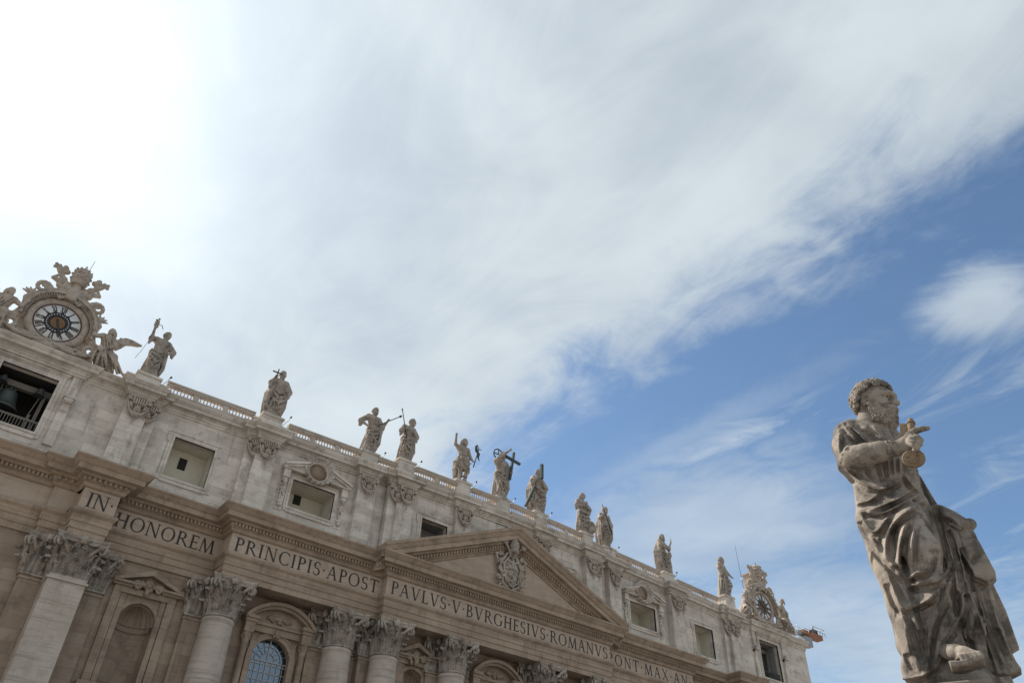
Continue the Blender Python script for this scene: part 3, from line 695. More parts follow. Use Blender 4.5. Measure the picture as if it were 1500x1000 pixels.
def inscribe(b, text, x0, x1, z0, h, y):
    adv = [GL[c][0] for c in text]; W_ = sum(adv); gap = ((x1-x0)/h-W_)/max(1, len(text)-1); x = x0
    for c, a in zip(text, adv):
        for i, q in enumerate(GL[c][1]()):
            ar = sum(q[j][0]*q[(j+1) % 4][1]-q[(j+1) % 4][0]*q[j][1] for j in range(4))
            if ar < 0: q = q[::-1]
            b.prism([(x+u*h, z0+v*h) for u, v in q], y-0.012-0.0007*(i % 17), y+0.01)
        x += (a+gap)*h
LZ, LH = 28.02, 1.2
for text, x0, x1, y in (('IN.', -40.85, -38.75, YE), ('HONOREM', -38.1, -29.75, YREC), ('PRINCIPIS.APOST', -28.85, -14.72, YD), ('PAVLVS.V.BVRGHESIVS.ROMANVS', -13.95, 14.05, YM),
                        ('PONT.MAX.AN.', 14.9, 28.9, YD), ('MDCXII', 30.2, 37.6, YREC), ('PONT.VII', 38.75, 41.1, YE)):
    adv = [GL[c_][0] for c_ in text]; h_ = LH if text != 'PONT.VII' else 0.3; gap = ((x1-x0)/h_-sum(adv))/max(1, len(text)-1); x = x0; word = ''; xs = x0
    for c_, a_ in list(zip(text, adv))+[(None, 0)]:
        if c_ == '.' or (c_ is None and word): 
            b = MB(); wl = sum(GL[q][0] for q in word)+gap*(len(word)-1); inscribe(b, word, xs, xs+wl*h_, LZ, h_, y); b.obj('inscription', M_LETTER, BAS); word = ''
        if c_ is None: break
        if c_ == '.':
            b = MB(); inscribe(b, '.', x, x+0.34*h_, LZ, h_, y); b.obj('interpunct', M_LETTER, BAS); x += (a_+gap)*h_; xs = x; continue
        word += c_; x += (a_+gap)*h_

# ------------------------------------------------------------------ attic storey
Z0, Z1 = ZT+0.05, 38.78
def camber(x): return 1.15*(1-min(1.0, abs(x)/40.0)**1.3)          # the attic line rises gently towards the middle
def lift(b, zmin, start=0):
    for i in range(start, len(b.v)):
        x, y, z = b.v[i]
        if z > zmin: b.v[i] = (x, y, z+camber(x))
    return b
aw = MB()
def ah(s_): return [(s_*OX-2.1, s_*OX+2.1, 33.0, 37.95, False), (min(s_*32.36, s_*36.0), max(s_*32.36, s_*36.0), 33.04, 36.78, False), (min(s_*20.3, s_*24.75), max(s_*20.3, s_*24.75), 33.9, 36.7, False)]
def ab(s_, k): return [h_ for h_ in ah(s_) if (abs(h_[0]) < 27) == k]
wall(aw, -57.35, -28.5, Z0, Z1, 0, 0.6, ab(-1, False)); wall(aw, 28.5, 57.35, Z0, Z1, 0, 0.6, ab(1, False))
wall(aw, -28.5, -14.6, Z0, Z1, -0.2, 0.8, ab(-1, True)); wall(aw, 14.6, 28.5, Z0, Z1, -0.2, 0.8, ab(1, True))
W3 = [(-10.55, -7.35, 33.4, 37.25, False), (7.35, 10.55, 33.4, 37.25, False)]
wall(aw, -14.6, 14.6, Z0, Z1, -0.7, 0.6, W3)
lift(aw, Z1-0.01)
for s_ in (-1, 1): aw.box(min(s_*57.35, s_*56.7), max(s_*57.35, s_*56.7), 0.6, 6.4, Z0, Z1+0.05)
AT = aw.obj('attic_wall', M_ATTIC, BAS)
PILS = []                                                   # x, half width, face, wall plane
for s_ in (-1, 1):
    for X, yk, yw, bk in ((XE, -0.85, 0, -1), (XD, -1.1, -0.2, 1), (XC, -0.95, -0.2, 0), (XB, -1.45, -0.7, 1), (XA, -1.25, -0.7, 0)): PILS.append((s_*X, yk, yw, bk*s_))
PILS.sort()
def apil(yk, yw):
    b = MB().box(-0.98, 0.98, yk, yw+0.3, Z0+0.3, Z1-0.02).box(-1.06, 1.06, yk-0.08, yw+0.3, Z0, Z0+0.3)
    b.box(-0.82, 0.82, yk-0.035, yk+0.1, Z0+0.75, Z1-2.9); return b
def festoon():
    """fluted cup between scrolls over a bearded mask, with a hanging drop, at the head of an attic pilaster"""
    b = MB()
    b.box(-0.92, 0.92, -0.2, 0.05, -0.3, 0.0)
    for s_ in (-1, 1):
        for w in (0.0, 0.12):
            ce = Vector((s_*0.68, -0.3-w, -0.5)); b.tube([ce+Vector((s_*0.24*(1-t/11)*math.cos(t), 0, 0.24*(1-t/11)*math.sin(t))) for t in np.linspace(-1, 8, 16)], 0.085, 6)
        b.tube([(s_*0.86, -0.22, -0.7), (s_*0.8, -0.28, -1.1), (s_*0.62, -0.3, -1.5), (s_*0.34, -0.34, -1.85), (s_*0.1, -0.36, -2.1)], [0.07, 0.1, 0.12, 0.12, 0.08], 6)
        b.tube([(s_*0.6, -0.25, -0.75), (s_*0.62, -0.36, -1.1), (s_*0.42, -0.36, -1.45)], [0.1, 0.14, 0.07], 6)
    for i in range(6):
        x = -0.5+i*0.2; b.tube([(x*1.05, -0.26, -0.2), (x, -0.42, -0.55), (x*0.9, -0.4, -0.85), (x*0.7, -0.28, -1.05)], [0.06, 0.085, 0.08, 0.04], 6)
    b.ball((0, -0.3, -1.35), (0.3, 0.26, 0.34)); b.ball((0, -0.55, -1.38), (0.08, 0.1, 0.14))
    for s_ in (-1, 1): b.ball((s_*0.16, -0.5, -1.22), (0.11, 0.07, 0.06), 8, 5); b.ball((s_*0.2, -0.45, -1.48), (0.11, 0.1, 0.1), 8, 5)
    b.tube([(-0.24, -0.42, -1.6), (0, -0.52, -1.58), (0.24, -0.42, -1.6)], 0.055, 6)
    rr = random.Random(5)
    for i in range(20):
        t = rr.uniform(-1, 1); b.tube([(t*0.3, -0.4, -1.65), (t*0.34+rr.uniform(-0.06, 0.06), -0.4, -1.85), (t*0.2, -0.34, -2.05-0.15*rr.random())], [0.07, 0.06, 0.02], 5)
    b.tube([(0, -0.3, -2.1), (0, -0.22, -2.45)], [0.07, 0.02], 6); b.ball((0, -0.2, -2.55), 0.1, 7, 5)
    return b
fes = festoon().mesh('festoon'); fes.materials.append(M_ORN)
for x, yk, yw, bk in PILS:
    q = apil(yk, yw); q.v = [(a, b_, c_+(camber(x) if c_ > Z1-3.5 else 0)) for a, b_, c_ in q.v]
    p = q.obj('attic_pilaster', M_ATTIC, BAS); p.location = (x, 0, 0)
    f = make_obj('festoon', fes, None, p); f.location = (0, yk, Z1-0.02+camber(x))
    if bk:
        s_ = -1 if bk > 0 and x < 0 else 1
        s_ = (1 if x < 0 else -1) if bk*(1 if x > 0 else -1) < 0 else (-1 if x < 0 else 1)
        x0, x1 = sorted((x+s_*0.98, x+s_*1.85)); b = MB().box(x0, x1, (yk+yw)/2, yw+0.3, Z0, Z1-0.03+camber(x)).obj('attic_half_pilaster', M_ATTIC, BAS)
        f = make_obj('festoon', fes, None, b); f.location = (x+s_*1.0, (yk+yw)/2, Z1-0.02+camber(x))
def attic_path():
    L = [(-57.4, 0.0), (-OX-3.75, 0.0), (-OX-3.75, -0.35), (-OX+3.75, -0.35), (-OX+3.75, 0.0)]; cur = 0.0
    R = []
    for x, yk, yw, bk in PILS:
        if x > 0: break
        s_ = (1 if bk*-1 < 0 else -1) if bk else 0
        hb = (yk+yw)/2
        left = [(x-1.05, cur)]
        if x == -XB: left = [(x-1.9, -0.2), (x-1.9, hb), (x-1.05, hb)]
        elif s_ < 0: left = [(x-1.9, cur), (x-1.9, hb), (x-1.05, hb)]
        right = [(x+1.05, yw)] if s_ <= 0 else [(x+1.05, hb), (x+1.9, hb), (x+1.9, yw)]
        R += left+[(x-1.05, yk), (x+1.05, yk)]+right; cur = yw
    L += R
    return L+[(-x, y) for x, y in L[::-1]]
AP = attic_path()
def densify(path, step=2.0):
    out = [path[0]]
    for p in path[1:]:
        q = out[-1]; n = max(1, int(abs(p[0]-q[0])/step)); out += [(q[0]+(p[0]-q[0])*i/n, q[1]+(p[1]-q[1])*i/n) for i in range(1, n+1)]
    return out
aprof = [(o_, z+Z1-38.95) for o_, z in [(-0.9, 38.9), (0.1, 38.9), (0.1, 39.08), (0.2, 39.12), (0.26, 39.28), (0.34, 39.3), (0.34, 39.42), (0.72, 39.46), (0.72, 39.72), (0.8, 39.76), (0.92, 39.92), (0.96, 39.96), (0.96, 40.05), (0.3, 40.2), (-0.9, 40.2)]]
lift(MB().sweep(densify(AP), aprof), 0).obj('attic_cornice', M_ATTIC, BAS)

# attic windows
def eared_frame(x0, x1, z0, z1, y, w=0.42, ear=0.2):
    b = MB(); d = 0.12
    for e, pr_ in ((w, 0.10), (w*0.45, 0.16)):
        b.box(x0-e, x0, y-pr_, y+0.1, z0-e, z1+e); b.box(x1, x1+e, y-pr_, y+0.1, z0-e, z1+e)
        b.box(x0, x1, y-pr_-0.003, y+0.1, z1, z1+e); b.box(x0, x1, y-pr_-0.003, y+0.1, z0-e, z0)
    for s_, xx in ((-1, x0), (1, x1)):
        a, c = sorted((xx+s_*w, xx+s_*(w+ear))); b.box(a, c, y-0.095, y+0.1, z1+w-0.9, z1+w); b.box(a, c, y-0.095, y+0.1, z0-w, z0-w+0.35)
    b.box(x0-w-0.05, x1+w+0.05, y-0.2, y+0.1, z1+w, z1+w+0.12)
    b.box(x0-w+0.3, x1+w-0.3, y-0.14, y+0.1, z0-w-0.12, z0-w)
    return b
def room(par_, x0, x1, z0, z1, y, dep, m_, hole=True, name='plastered_recess'):
    b = MB(); e = 0.35
    b.box(x0-e, x0-0.02, y, y+dep, z0-e, z1+e).box(x1+0.02, x1+e, y, y+dep, z0-e, z1+e).box(x0-0.02, x1+0.02, y, y+dep, z0-e, z0-0.02).box(x0-0.02, x1+0.02, y, y+dep, z1+0.02, z1+e)
    b.box(x0-e, x1+e, y+dep, y+dep+0.2, z0-e, z1+e); r = b.obj(name, m_, par_)
    return r
for s_ in (-1, 1):
    x0, x1 = sorted((s_*32.36, s_*36.0)); f = eared_frame(x0, x1, 33.04, 36.78, 0).obj('attic_window', M_ATTIC, BAS)
    room(f, x0, x1, 33.04, 36.78, 0.61, 1.5, M_ROOM)
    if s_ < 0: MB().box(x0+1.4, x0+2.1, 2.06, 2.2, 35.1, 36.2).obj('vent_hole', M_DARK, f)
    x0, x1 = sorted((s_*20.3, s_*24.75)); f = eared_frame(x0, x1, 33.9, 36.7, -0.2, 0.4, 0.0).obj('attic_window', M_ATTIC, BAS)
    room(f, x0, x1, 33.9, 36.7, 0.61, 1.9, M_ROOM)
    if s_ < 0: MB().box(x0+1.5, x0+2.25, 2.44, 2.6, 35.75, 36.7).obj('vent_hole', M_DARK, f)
    # broken pediment with a scalloped oculus, side consoles with hanging garlands
    cx = (x0+x1)/2; hw = 3.55
    for q in (-1, 1):
        b = MB()
        i0 = 1.15; zr = lambda d_: 37.55+(hw-d_)*0.36
        for (h0, h1, pr_) in ((0.0, 0.22, 0.95), (-0.22, 0.0, 0.75)):
            b.prism([(cx+q*hw, zr(hw)+h0), (cx+q*i0, zr(i0)+h0), (cx+q*i0, zr(i0)+h1), (cx+q*hw, zr(hw)+h1)][::-q], -pr_, 0.1)
        b.prism([(cx+q*(hw-0.3), 37.4), (cx+q*i0, 37.4), (cx+q*i0, zr(i0)-0.2), (cx+q*(hw-0.3), zr(hw-0.3)-0.2)][::-q], -0.5, 0.1)
        xa, xb = sorted((cx+q*(hw-0.02), cx+q*1.5)); b.box(xa, xb, -0.72, 0.1, 37.3, 37.42)
        xa, xb = sorted((cx+q*2.75, cx+q*3.4)); b.box(xa, xb, -0.55, 0.1, 36.5, 37.3); b.box(xa+0.06, xb-0.06, -0.4, 0.1, 36.1, 36.5)
        b.tube([(cx+q*3.07, -0.35, 36.3), (cx+q*3.07, -0.5, 36.0), (cx+q*3.07, -0.25, 35.7)], [0.25, 0.2, 0.1], 8)
        rr = random.Random(q)
        for i in range(26):
            t = i/25; b.ball((cx+q*(3.05)+rr.uniform(-0.16, 0.16), -0.12-0.1*rr.random(), 35.75-2.0*t), 0.13+0.04*math.sin(t*9), 6, 5)
        b.tube([(cx+q*3.05, -0.1, 33.8), (cx+q*3.05, -0.1, 33.5)], [0.08, 0.03], 6)
        xa, xb = sorted((cx+q*2.66, cx+q*3.45)); b.box(xa, xb, -0.06, 0.1, 33.35, 36.1)
        b.v = [(x, y-0.2, z) for x, y, z in b.v]; b.obj('window_pediment', M_ATTIC, f)
    oc = MB(); nn = 144; R0 = 0.86
    prof = [(R0, -0.15), (R0, 0.16), (R0+0.07, 0.24), (R0+0.14, 0.2), (R0+0.16, 0.12), (R0+0.26, 0.42), (R0+0.3, 0.66), (R0+0.34, 0.68), (R0+0.36, 0.56), (R0+0.36, 0.0)]; vs = []
    for i in range(nn):
        a = 2*PI*i/nn; sc_ = abs(math.sin(a*9))**0.6
        for j, (r, h) in enumerate(prof):
            r2 = r+(0.2*sc_ if j in (6, 7, 8, 9) else 0)+(0.1*sc_ if j == 5 else 0); vs.append((cx+r2*math.cos(a)*1.1, -h-0.4, 38.15+r2*math.sin(a)))
    m_ = len(prof); oc.add(vs, [(i*m_+j, i*m_+j+1, ((i+1) % nn)*m_+j+1, ((i+1) % nn)*m_+j) for i in range(nn) for j in range(m_-1)], True)
    oc.obj('oculus', M_ATTIC, f)
    MB().lathe([(0.96, 0.03), (0.96, 0.06)], 32, (cx, -0.26, 38.15), 'y').obj('oculus_panel', M_LOWER, f)
    x0, x1 = sorted((s_*7.35, s_*10.55)); f = eared_frame(x0, x1, 33.4, 37.25, -0.7, 0.42).obj('attic_window', M_ATTIC, BAS)
    room(f, x0, x1, 33.4, 37.25, -0.09, 1.6, M_GREY, False, 'grey_recess')
    # belfry opening
    f = eared_frame(s_*OX-2.1, s_*OX+2.1, 33.0, 37.95, 0, 0.45, 0.0)
    f.box(s_*OX-2.75, s_*OX+2.75, -0.3, 0.1, 38.52, 38.7)
    for q in (-1, 1):
        xx = s_*OX+q*3.3; f.box(xx-0.36, xx+0.36, -0.28, 0.1, 32.3, 38.89); f.box(xx-0.3, xx-0.1, -0.32, 0.1, 36.9, 38.5); f.box(xx+0.08, xx+0.3, -0.32, 0.1, 36.9, 38.5)
        f.box(xx-0.45, xx+0.45, -0.75, 0.1, 36.55, 36.7); f.tube([(xx-0.36, -0.5, 36.35), (xx+0.36, -0.5, 36.35)], 0.26, 10); f.box(xx-0.36, xx+0.36, -0.42, 0.1, 35.95, 36.3); f.box(xx-0.28, xx+0.28, -0.36, 0.1, 35.45, 35.95)
    f = f.obj('belfry_opening', M_ATTIC, BAS)
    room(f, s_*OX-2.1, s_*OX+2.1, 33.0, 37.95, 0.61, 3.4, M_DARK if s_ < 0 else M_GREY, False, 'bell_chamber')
    r = MB()
    for i in range(19): r.box(s_*OX-2.05+i*0.225, s_*OX-2.05+i*0.225+0.045, 0.3, 0.345, 33.0, 34.0)
    r.box(s_*OX-2.09, s_*OX+2.09, 0.29, 0.35, 34.0, 34.08).obj('railing', M_WOOD if s_ < 0 else M_IRON, f)

# ------------------------------------------------------------------ balustrade and statue blocks
BZ = 40.0
PEDS = {}                                                   # x: front plane, top
for x, y, z in ((XE, -0.9, 41.85), (XD, -0.4, 42.4), (XC, -0.4, 42.65), (XB, -0.8, 43.1), (XA, -0.8, 43.35), (0.0, -0.8, 43.25)):
    PEDS[x] = (y, z); PEDS[-x] = (y, z)
PEDS[-XE] = (-0.9, 41.25); PEDS[XE] = (-0.9, 42.25)
PEDX = sorted(PEDS)
for x in PEDX:
    y, T_ = PEDS[x]; z0 = BZ+camber(x)
    b = MB().box(-1.0, 1.0, y+0.06, y+2.0, z0-0.1, T_-0.22).box(-1.12, 1.12, y-0.05, y+2.1, T_-0.22, T_).box(-1.08, 1.08, y-0.02, y+2.08, z0-0.12, z0+0.5)
    if abs(x) in (XE, XD): hw_ = 0.6 if abs(x) == XE else 1.0; b.box(-1.75, 1.75, y+0.2, y+2.2, z0-0.1, z0+hw_).box(-1.85, 1.85, y+0.1, y+2.2, z0+hw_, z0+hw_+0.18)
    p = b.obj('statue_block', M_ATTIC, BAS); p.location = (x, 0, 0)
bal = []
bprof = [(0.075, 0), (0.075, 0.05), (0.035, 0.08), (0.06, 0.18), (0.07, 0.26), (0.042, 0.38), (0.03, 0.47), (0.07, 0.53), (0.07, 0.58)]
for xa, xb in zip(PEDX[:-1], PEDX[1:]):
    wide = lambda v: 1.7 if abs(v) in (XE, XD) else 0.98
    a, c = xa+wide(xa), xb-wide(xb); mid = (a+c)/2; y = -0.85 if abs(mid) < 14.6 else (-0.1 if abs(mid) < 29 else 0.05)
    rail = MB(); L_ = c-a; ng = max(1, round(L_/2.55)); gw = L_/ng; n2 = max(2, int(L_/1.2))
    def strip(y0, y1, za, zb):
        P = [(a+L_*i/n2) for i in range(n2+1)]; vs = []
        for x in P:
            e = BZ+camber(x); vs += [(x, y0, e+za), (x, y1, e+za), (x, y1, e+zb), (x, y0, e+zb)]
        rail.add(vs, [(4*i+k, 4*i+(k+1) % 4, 4*i+4+(k+1) % 4, 4*i+4+k) for i in range(n2) for k in range(4)]+[(0, 3, 2, 1), (4*n2, 4*n2+1, 4*n2+2, 4*n2+3)])
    strip(y-0.3, y+0.25, -0.15, 0.52); strip(y-0.24, y+0.24, 0.523, 0.65); strip(y-0.2, y+0.2, 1.23, 1.32); strip(y-0.27, y+0.27, 1.323, 1.52); strip(y-0.33, y+0.33, 1.523, 1.68)
    for g_ in range(1, ng):
        x = a+g_*gw; e = BZ+camber(x); rail.box(x-0.26, x+0.26, y-0.21, y+0.21, e+0.6, e+1.27)
    rail.obj('balustrade', M_COLUMN, BAS)
    for g_ in range(ng):
        u0, u1 = a+g_*gw+(0.28 if g_ else 0), a+(g_+1)*gw-(0.28 if g_ < ng-1 else 0); nb = max(2, round((u1-u0)/0.31))
        bal += [(u0+(u1-u0)*(i+0.5)/nb, y) for i in range(nb)]
bme = MB().lathe(bprof, 10).mesh('baluster'); bme.materials.append(M_COLUMN)
bal.sort(key=lambda p: (p[0]-CAM[0])**2+(p[1]-CAM[1])**2)
for x, y in bal[:100]:
    o = make_obj('baluster', bme, None, BAS); o.location = (x, y, BZ+camber(x)+0.65)
rest = MB()
for x, y in bal[100:]: rest.lathe(bprof, 8, (x, y, BZ+camber(x)+0.65))
o = rest.obj('balusters', M_COLUMN, BAS); o['kind'] = 'stuff'

# arms in the pediment
c = Carve((-2.6, -1.5, -3.1), (2.6, 0.3, 3.3), 0.06); rr = random.Random(11)
c.ell((0, -0.1, -0.6), (1.15, 0.45, 1.75), 0.05)
ring = [(1.35*math.cos(t)*(1+0.08*math.sin(5*t)), -0.3, -0.6+2.0*math.sin(t)*(1+0.05*math.sin(7*t))) for t in np.linspace(0, 2*PI, 49)]
c.chain(ring, 0.16, 0.03); c.chain([(x*0.78, -0.5, -0.6+(z+0.6)*0.8) for x, _, z in ring], 0.09, 0.02)
c.chain([(-0.8, -0.55, -0.5), (0, -0.62, -0.35), (0.8, -0.55, -0.5)], 0.1, 0.02)
c.chain([(-0.5, -0.5, 0.4), (0, -0.62, 0.1), (0.5, -0.5, 0.4)], 0.15, 0.03); c.chain([(0, -0.6, 0.7), (0, -0.62, -0.1)], 0.16, 0.03)
c.chain([(0.1, -0.55, -0.8), (-0.4, -0.6, -1.1), (0.4, -0.6, -1.4), (-0.2, -0.55, -1.8)], [0.18, 0.2, 0.15, 0.08], 0.03)
for s_ in (-1, 1):
    for k in range(5):
        cx_, cz_ = s_*(1.45+0.25*(k % 2)), 1.0-0.85*k
        c.chain([(cx_+0.32*(1-t/9)*math.cos(s_*t+k), -0.3-0.15*(k % 2), cz_+0.32*(1-t/9)*math.sin(t+k)) for t in np.linspace(0, 6, 12)], 0.11, 0.02)
    c.chain([(s_*0.3, -0.5, 1.2), (s_*0.9, -0.7, 1.9), (s_*1.25, -0.75, 2.3)], 0.13, 0.03)
    for a in range(5): c.ell((s_*1.25+0.22*math.cos(a*1.26), -0.8, 2.2+0.22*math.sin(a*1.26)), 0.15, 0.02)
    c.chain([(s_*1.3, -0.2, 1.2), (s_*2.0, -0.25, 0.9), (s_*1.8, -0.3, 0.2), (s_*2.1, -0.2, -0.4)], [0.1, 0.14, 0.12, 0.05], 0.03)
for i in range(60): c.ell((rr.uniform(-1.9, 1.9), -0.25-0.2*rr.random(), rr.uniform(-2.7, 0.2)), rr.uniform(0.08, 0.17), 0.03) if rr.random() < 0.75 else None
for z, r in ((1.55, 0.5), (1.95, 0.58), (2.3, 0.55), (2.6, 0.42)): c.ell((0, -0.75, z), (r, r, 0.3), 0.06)
c.ell((0, -0.75, 2.95), 0.16, 0.04)
ARM = c.obj('coat_of_arms', M_CAPITAL, PED); ARM.location = (-0.15, YM-0.1, 34.45)

# ------------------------------------------------------------------ carved saints on the balustrade (built 1.8 tall, facing -y, then scaled)
def lerp(a, b, t): return tuple(np.array(a)*(1-t)+np.array(b)*t)
def head(c, p, r, yaw, tilt, hair, beard, rr):
    """skull, brow, nose, sockets, hair locks, beard; yaw>0 turns to the viewer's right, tilt = (dx, dz) of the crown"""
    f = np.array([math.sin(yaw), -math.cos(yaw), 0]); l = np.array([math.cos(yaw), math.sin(yaw), 0]); u = np.array([tilt, 0, 1.0]); u /= np.linalg.norm(u)
    f = f-u*(f@u)*0.6; q = lambda a, b, d: p+(f*a+l*b+u*d)*r
    R = np.array([f, l, u])
    c.ell(q(0, 0, 0.12), np.array([0.98, 0.8, 1.02])*r, 0.03, R=R); c.ell(q(0.35, 0, -0.4), np.array([0.6, 0.58, 0.75])*r, 0.03, R=R)
    c.chain([q(0.82, -0.4, 0.2), q(0.95, 0, 0.22), q(0.82, 0.4, 0.2)], 0.15*r, 0.02); c.cone(q(0.9, 0, 0.2), q(1.15, 0, -0.28), 0.1*r, 0.17*r, 0.015)
    for s_ in (-1, 1): c.ell(q(0.9, s_*0.34, 0.02), 0.2*r, 0.012, True); c.ell(q(0.05, s_*0.82, -0.05), (0.14*r, 0.14*r, 0.24*r), 0.015)
    c.chain([q(0.95, -0.25, -0.55), q(1.02, 0, -0.5), q(0.95, 0.25, -0.55)], 0.09*r, 0.015)
    if beard:
        c.ell(q(0.62, 0, -0.85), (0.5*r, 0.5*r, (0.45+0.25*beard)*r), 0.03)
        for i in range(10): b = rr.uniform(-0.5, 0.5); c.cone(q(0.7-0.6*abs(b), b, -0.55), q(0.8-0.5*abs(b), b*0.7, -1.15-0.3*beard), 0.14*r, 0.07*r, 0.012)
    n = 46
    for i in range(n):
        z = 1-1.5*(i+0.5)/n; a = i*2.4; x, y = math.sqrt(max(0, 1-z*z))*math.cos(a), math.sqrt(max(0, 1-z*z))*math.sin(a)
        if x > 0.45 and z < 0.62: continue
        if x > 0.05 and z < -0.1: continue
        c.ell(q(x*1.0, y*0.86, 0.15+z*1.02), 0.19*r, 0.02)
    if hair > 1:
        for s_ in (-1, 1):
            for k in range(3): c.chain([q(0.0-0.25*k, s_*0.8, 0.2), q(-0.1-0.3*k, s_*0.95, -0.6), q(0.0-0.3*k, s_*0.85, -0.9-0.35*hair)], (0.24*r, 0.22*r, 0.1*r), 0.02)
def saint(seed, sway=0.05, yaw=0.3, tilt=0.1, hair=1, beard=1, aL=None, aR=None, legs='robe', cloak='R', knee=1, hunch=0.0, hx=0.0):
    """aL / aR: (elbow, hand) of the arm on the viewer's left / right; knee: side of the bent leg"""
    rr = random.Random(seed); c = Carve((-0.8, -0.62, -0.06), (0.8, 0.55, 2.22), 0.0195)
    hip = np.array([sway, 0.0, 0.95]); ch = np.array([sway*0.35+hx*0.5, 0.0, 1.3]); nk = np.array([hx, -0.02-hunch*0.5, 1.5]); hd = np.array([hx+tilt*0.14, -0.06-hunch, 1.665])
    c.ell((0, 0, 0.0), (0.36, 0.3, 0.07), 0.04)
    c.cone(hip, ch, 0.165, 0.18, 0.05, sq=(1, 0.8, 1)); c.cone(ch+(-0.13, 0, 0.1), ch+(0.13, 0, 0.1), 0.125, None, 0.06)
    c.cone(ch+(0, 0, 0.1), nk, 0.13, 0.075, 0.06); c.cone(nk, hd, 0.07, 0.075, 0.03)
    for s_ in (-1, 1): c.ell(ch+(s_*0.085, -0.11, 0.03), (0.1, 0.07, 0.075), 0.05)
    head(c, hd+(0, 0, 0.01), 0.128, yaw, tilt, hair, beard, rr)
    kx = knee*0.11
    hipK, kn, an = hip+(knee*0.09, -0.02, -0.03), np.array([kx+sway*0.6, -0.2, 0.52]), np.array([kx*1.2, -0.08, 0.1])
    hipS, ks, as_ = hip+(-knee*0.08, 0, -0.03), np.array([-knee*0.07+sway*0.7, -0.04, 0.5]), np.array([-knee*0.06, 0, 0.1])
    for pts in ((hipK, kn, an), (hipS, ks, as_)):
        c.chain(pts, (0.125, 0.085, 0.055), 0.03); ft = pts[2]+(0, -0.13, -0.06); c.cone(pts[2]+(0, 0, -0.04), ft, 0.05, 0.035, 0.03)
        for t in range(4): c.cone(ft+(-0.03+t*0.02, 0, 0), ft+(-0.035+t*0.024, -0.05, -0.01), 0.016, 0.013, 0.006)
    if legs == 'robe':
        c.chain([hip, (sway*0.6, 0.02, 0.5), (0, 0.03, 0.1)], (0.19, 0.215, 0.25), 0.06, sq=(1, 0.8, 1))
        c.cone(hipK, kn, 0.14, 0.1, 0.06); c.cone(kn, an, 0.105, 0.09, 0.06)
        FO = []
        for i in range(19):                                   # long folds to the hem
            x0 = -0.25+0.5*(i+rr.uniform(0.3, 0.7))/19; pts = []; ph = rr.uniform(0, 6)
            for t in np.linspace(0, 1, 8):
                z = 1.02-0.95*t; x = sway*(1-t)+(x0*(0.62+0.5*t))+0.014*math.sin(ph+t*6)+0.05*knee*math.sin(PI*t)*(x0*knee > 0)
                h = c.hit((x, -0.6, z), (0, 1, 0), 1.0)
                if h is not None: pts.append((x, h[1]+(0.002 if i % 2 else -0.012), z))
            if len(pts) > 3: FO.append((pts, [0.012+0.026*math.sin(PI*min(1, 0.15+0.9*i_/(len(pts)-1))) for i_ in range(len(pts))], i % 2))
        for pts, rd, sub in FO: c.chain(pts, rd, 0.012, bool(sub))
        for i in range(9):                                    # folds on the sides and back
            a = PI*(0.05+0.9*i/8); c.chain([(sway+0.17*math.cos(a), 0.02+0.13*math.sin(a), 0.95), (sway*0.5+0.22*math.cos(a), 0.03+0.19*math.sin(a), 0.5), (0.26*math.cos(a), 0.04+0.22*math.sin(a), 0.06)], (0.02, 0.035, 0.045), 0.02)
    else:
        for i in range(7):
            x0 = sway-0.17+0.055*i; c.chain([(x0, -0.13, 1.0), (x0+0.02, -0.18, 0.82), (x0-0.01, -0.16, 0.62-0.04*(i % 3))], (0.03, 0.04, 0.03), 0.02)
        c.cone(hip+(0, 0, -0.02), hip+(0, 0, -0.25), 0.185, 0.19, 0.04)
        c.chain([(sway*0.4, 0.2, 0.9), (0.0, 0.24, 0.4), (0.02, 0.22, 0.02)], (0.13, 0.15, 0.17), 0.05)
    # tunic and mantle folds across the body
    for i in range(9):
        s_ = 1 if cloak in ('R', 'both') else -1; t0 = i/8; a = ch+(-s_*(0.17-0.2*t0), -0.05, 0.16-0.024*i); b = hip+(s_*(0.17-0.03*i), -0.08, 0.14-0.04*i); pts = []
        for t in np.linspace(0, 1, 7):
            p = np.array(lerp(a, b, t)); p[2] -= 0.06*math.sin(PI*t); h = c.hit((p[0], -0.6, p[2]), (0, 1, 0), 1.0)
            if h is not None: pts.append((p[0], h[1]+0.005, p[2]))
        if len(pts) > 2: c.chain(pts, 0.022 if i % 2 else 0.026, 0.012, bool(i % 2))
    if legs == 'robe' or cloak == 'both':
        for i in range(8):
            s_ = knee; a = hip+(-s_*0.2, -0.02, 0.1-0.045*i); b = hip+(s_*0.2, -0.02, 0.02-0.075*i); pts = []
            for t in np.linspace(0, 1, 9):
                p = np.array(lerp(a, b, t)); p[2] -= (0.1+0.04*i)*math.sin(PI*t); h = c.hit((p[0], -0.6, p[2]), (0, 1, 0), 1.0)
                if h is not None: pts.append((p[0], h[1]+0.004, p[2]))
            if len(pts) > 2: c.chain(pts, 0.03, 0.012, bool(i % 2))
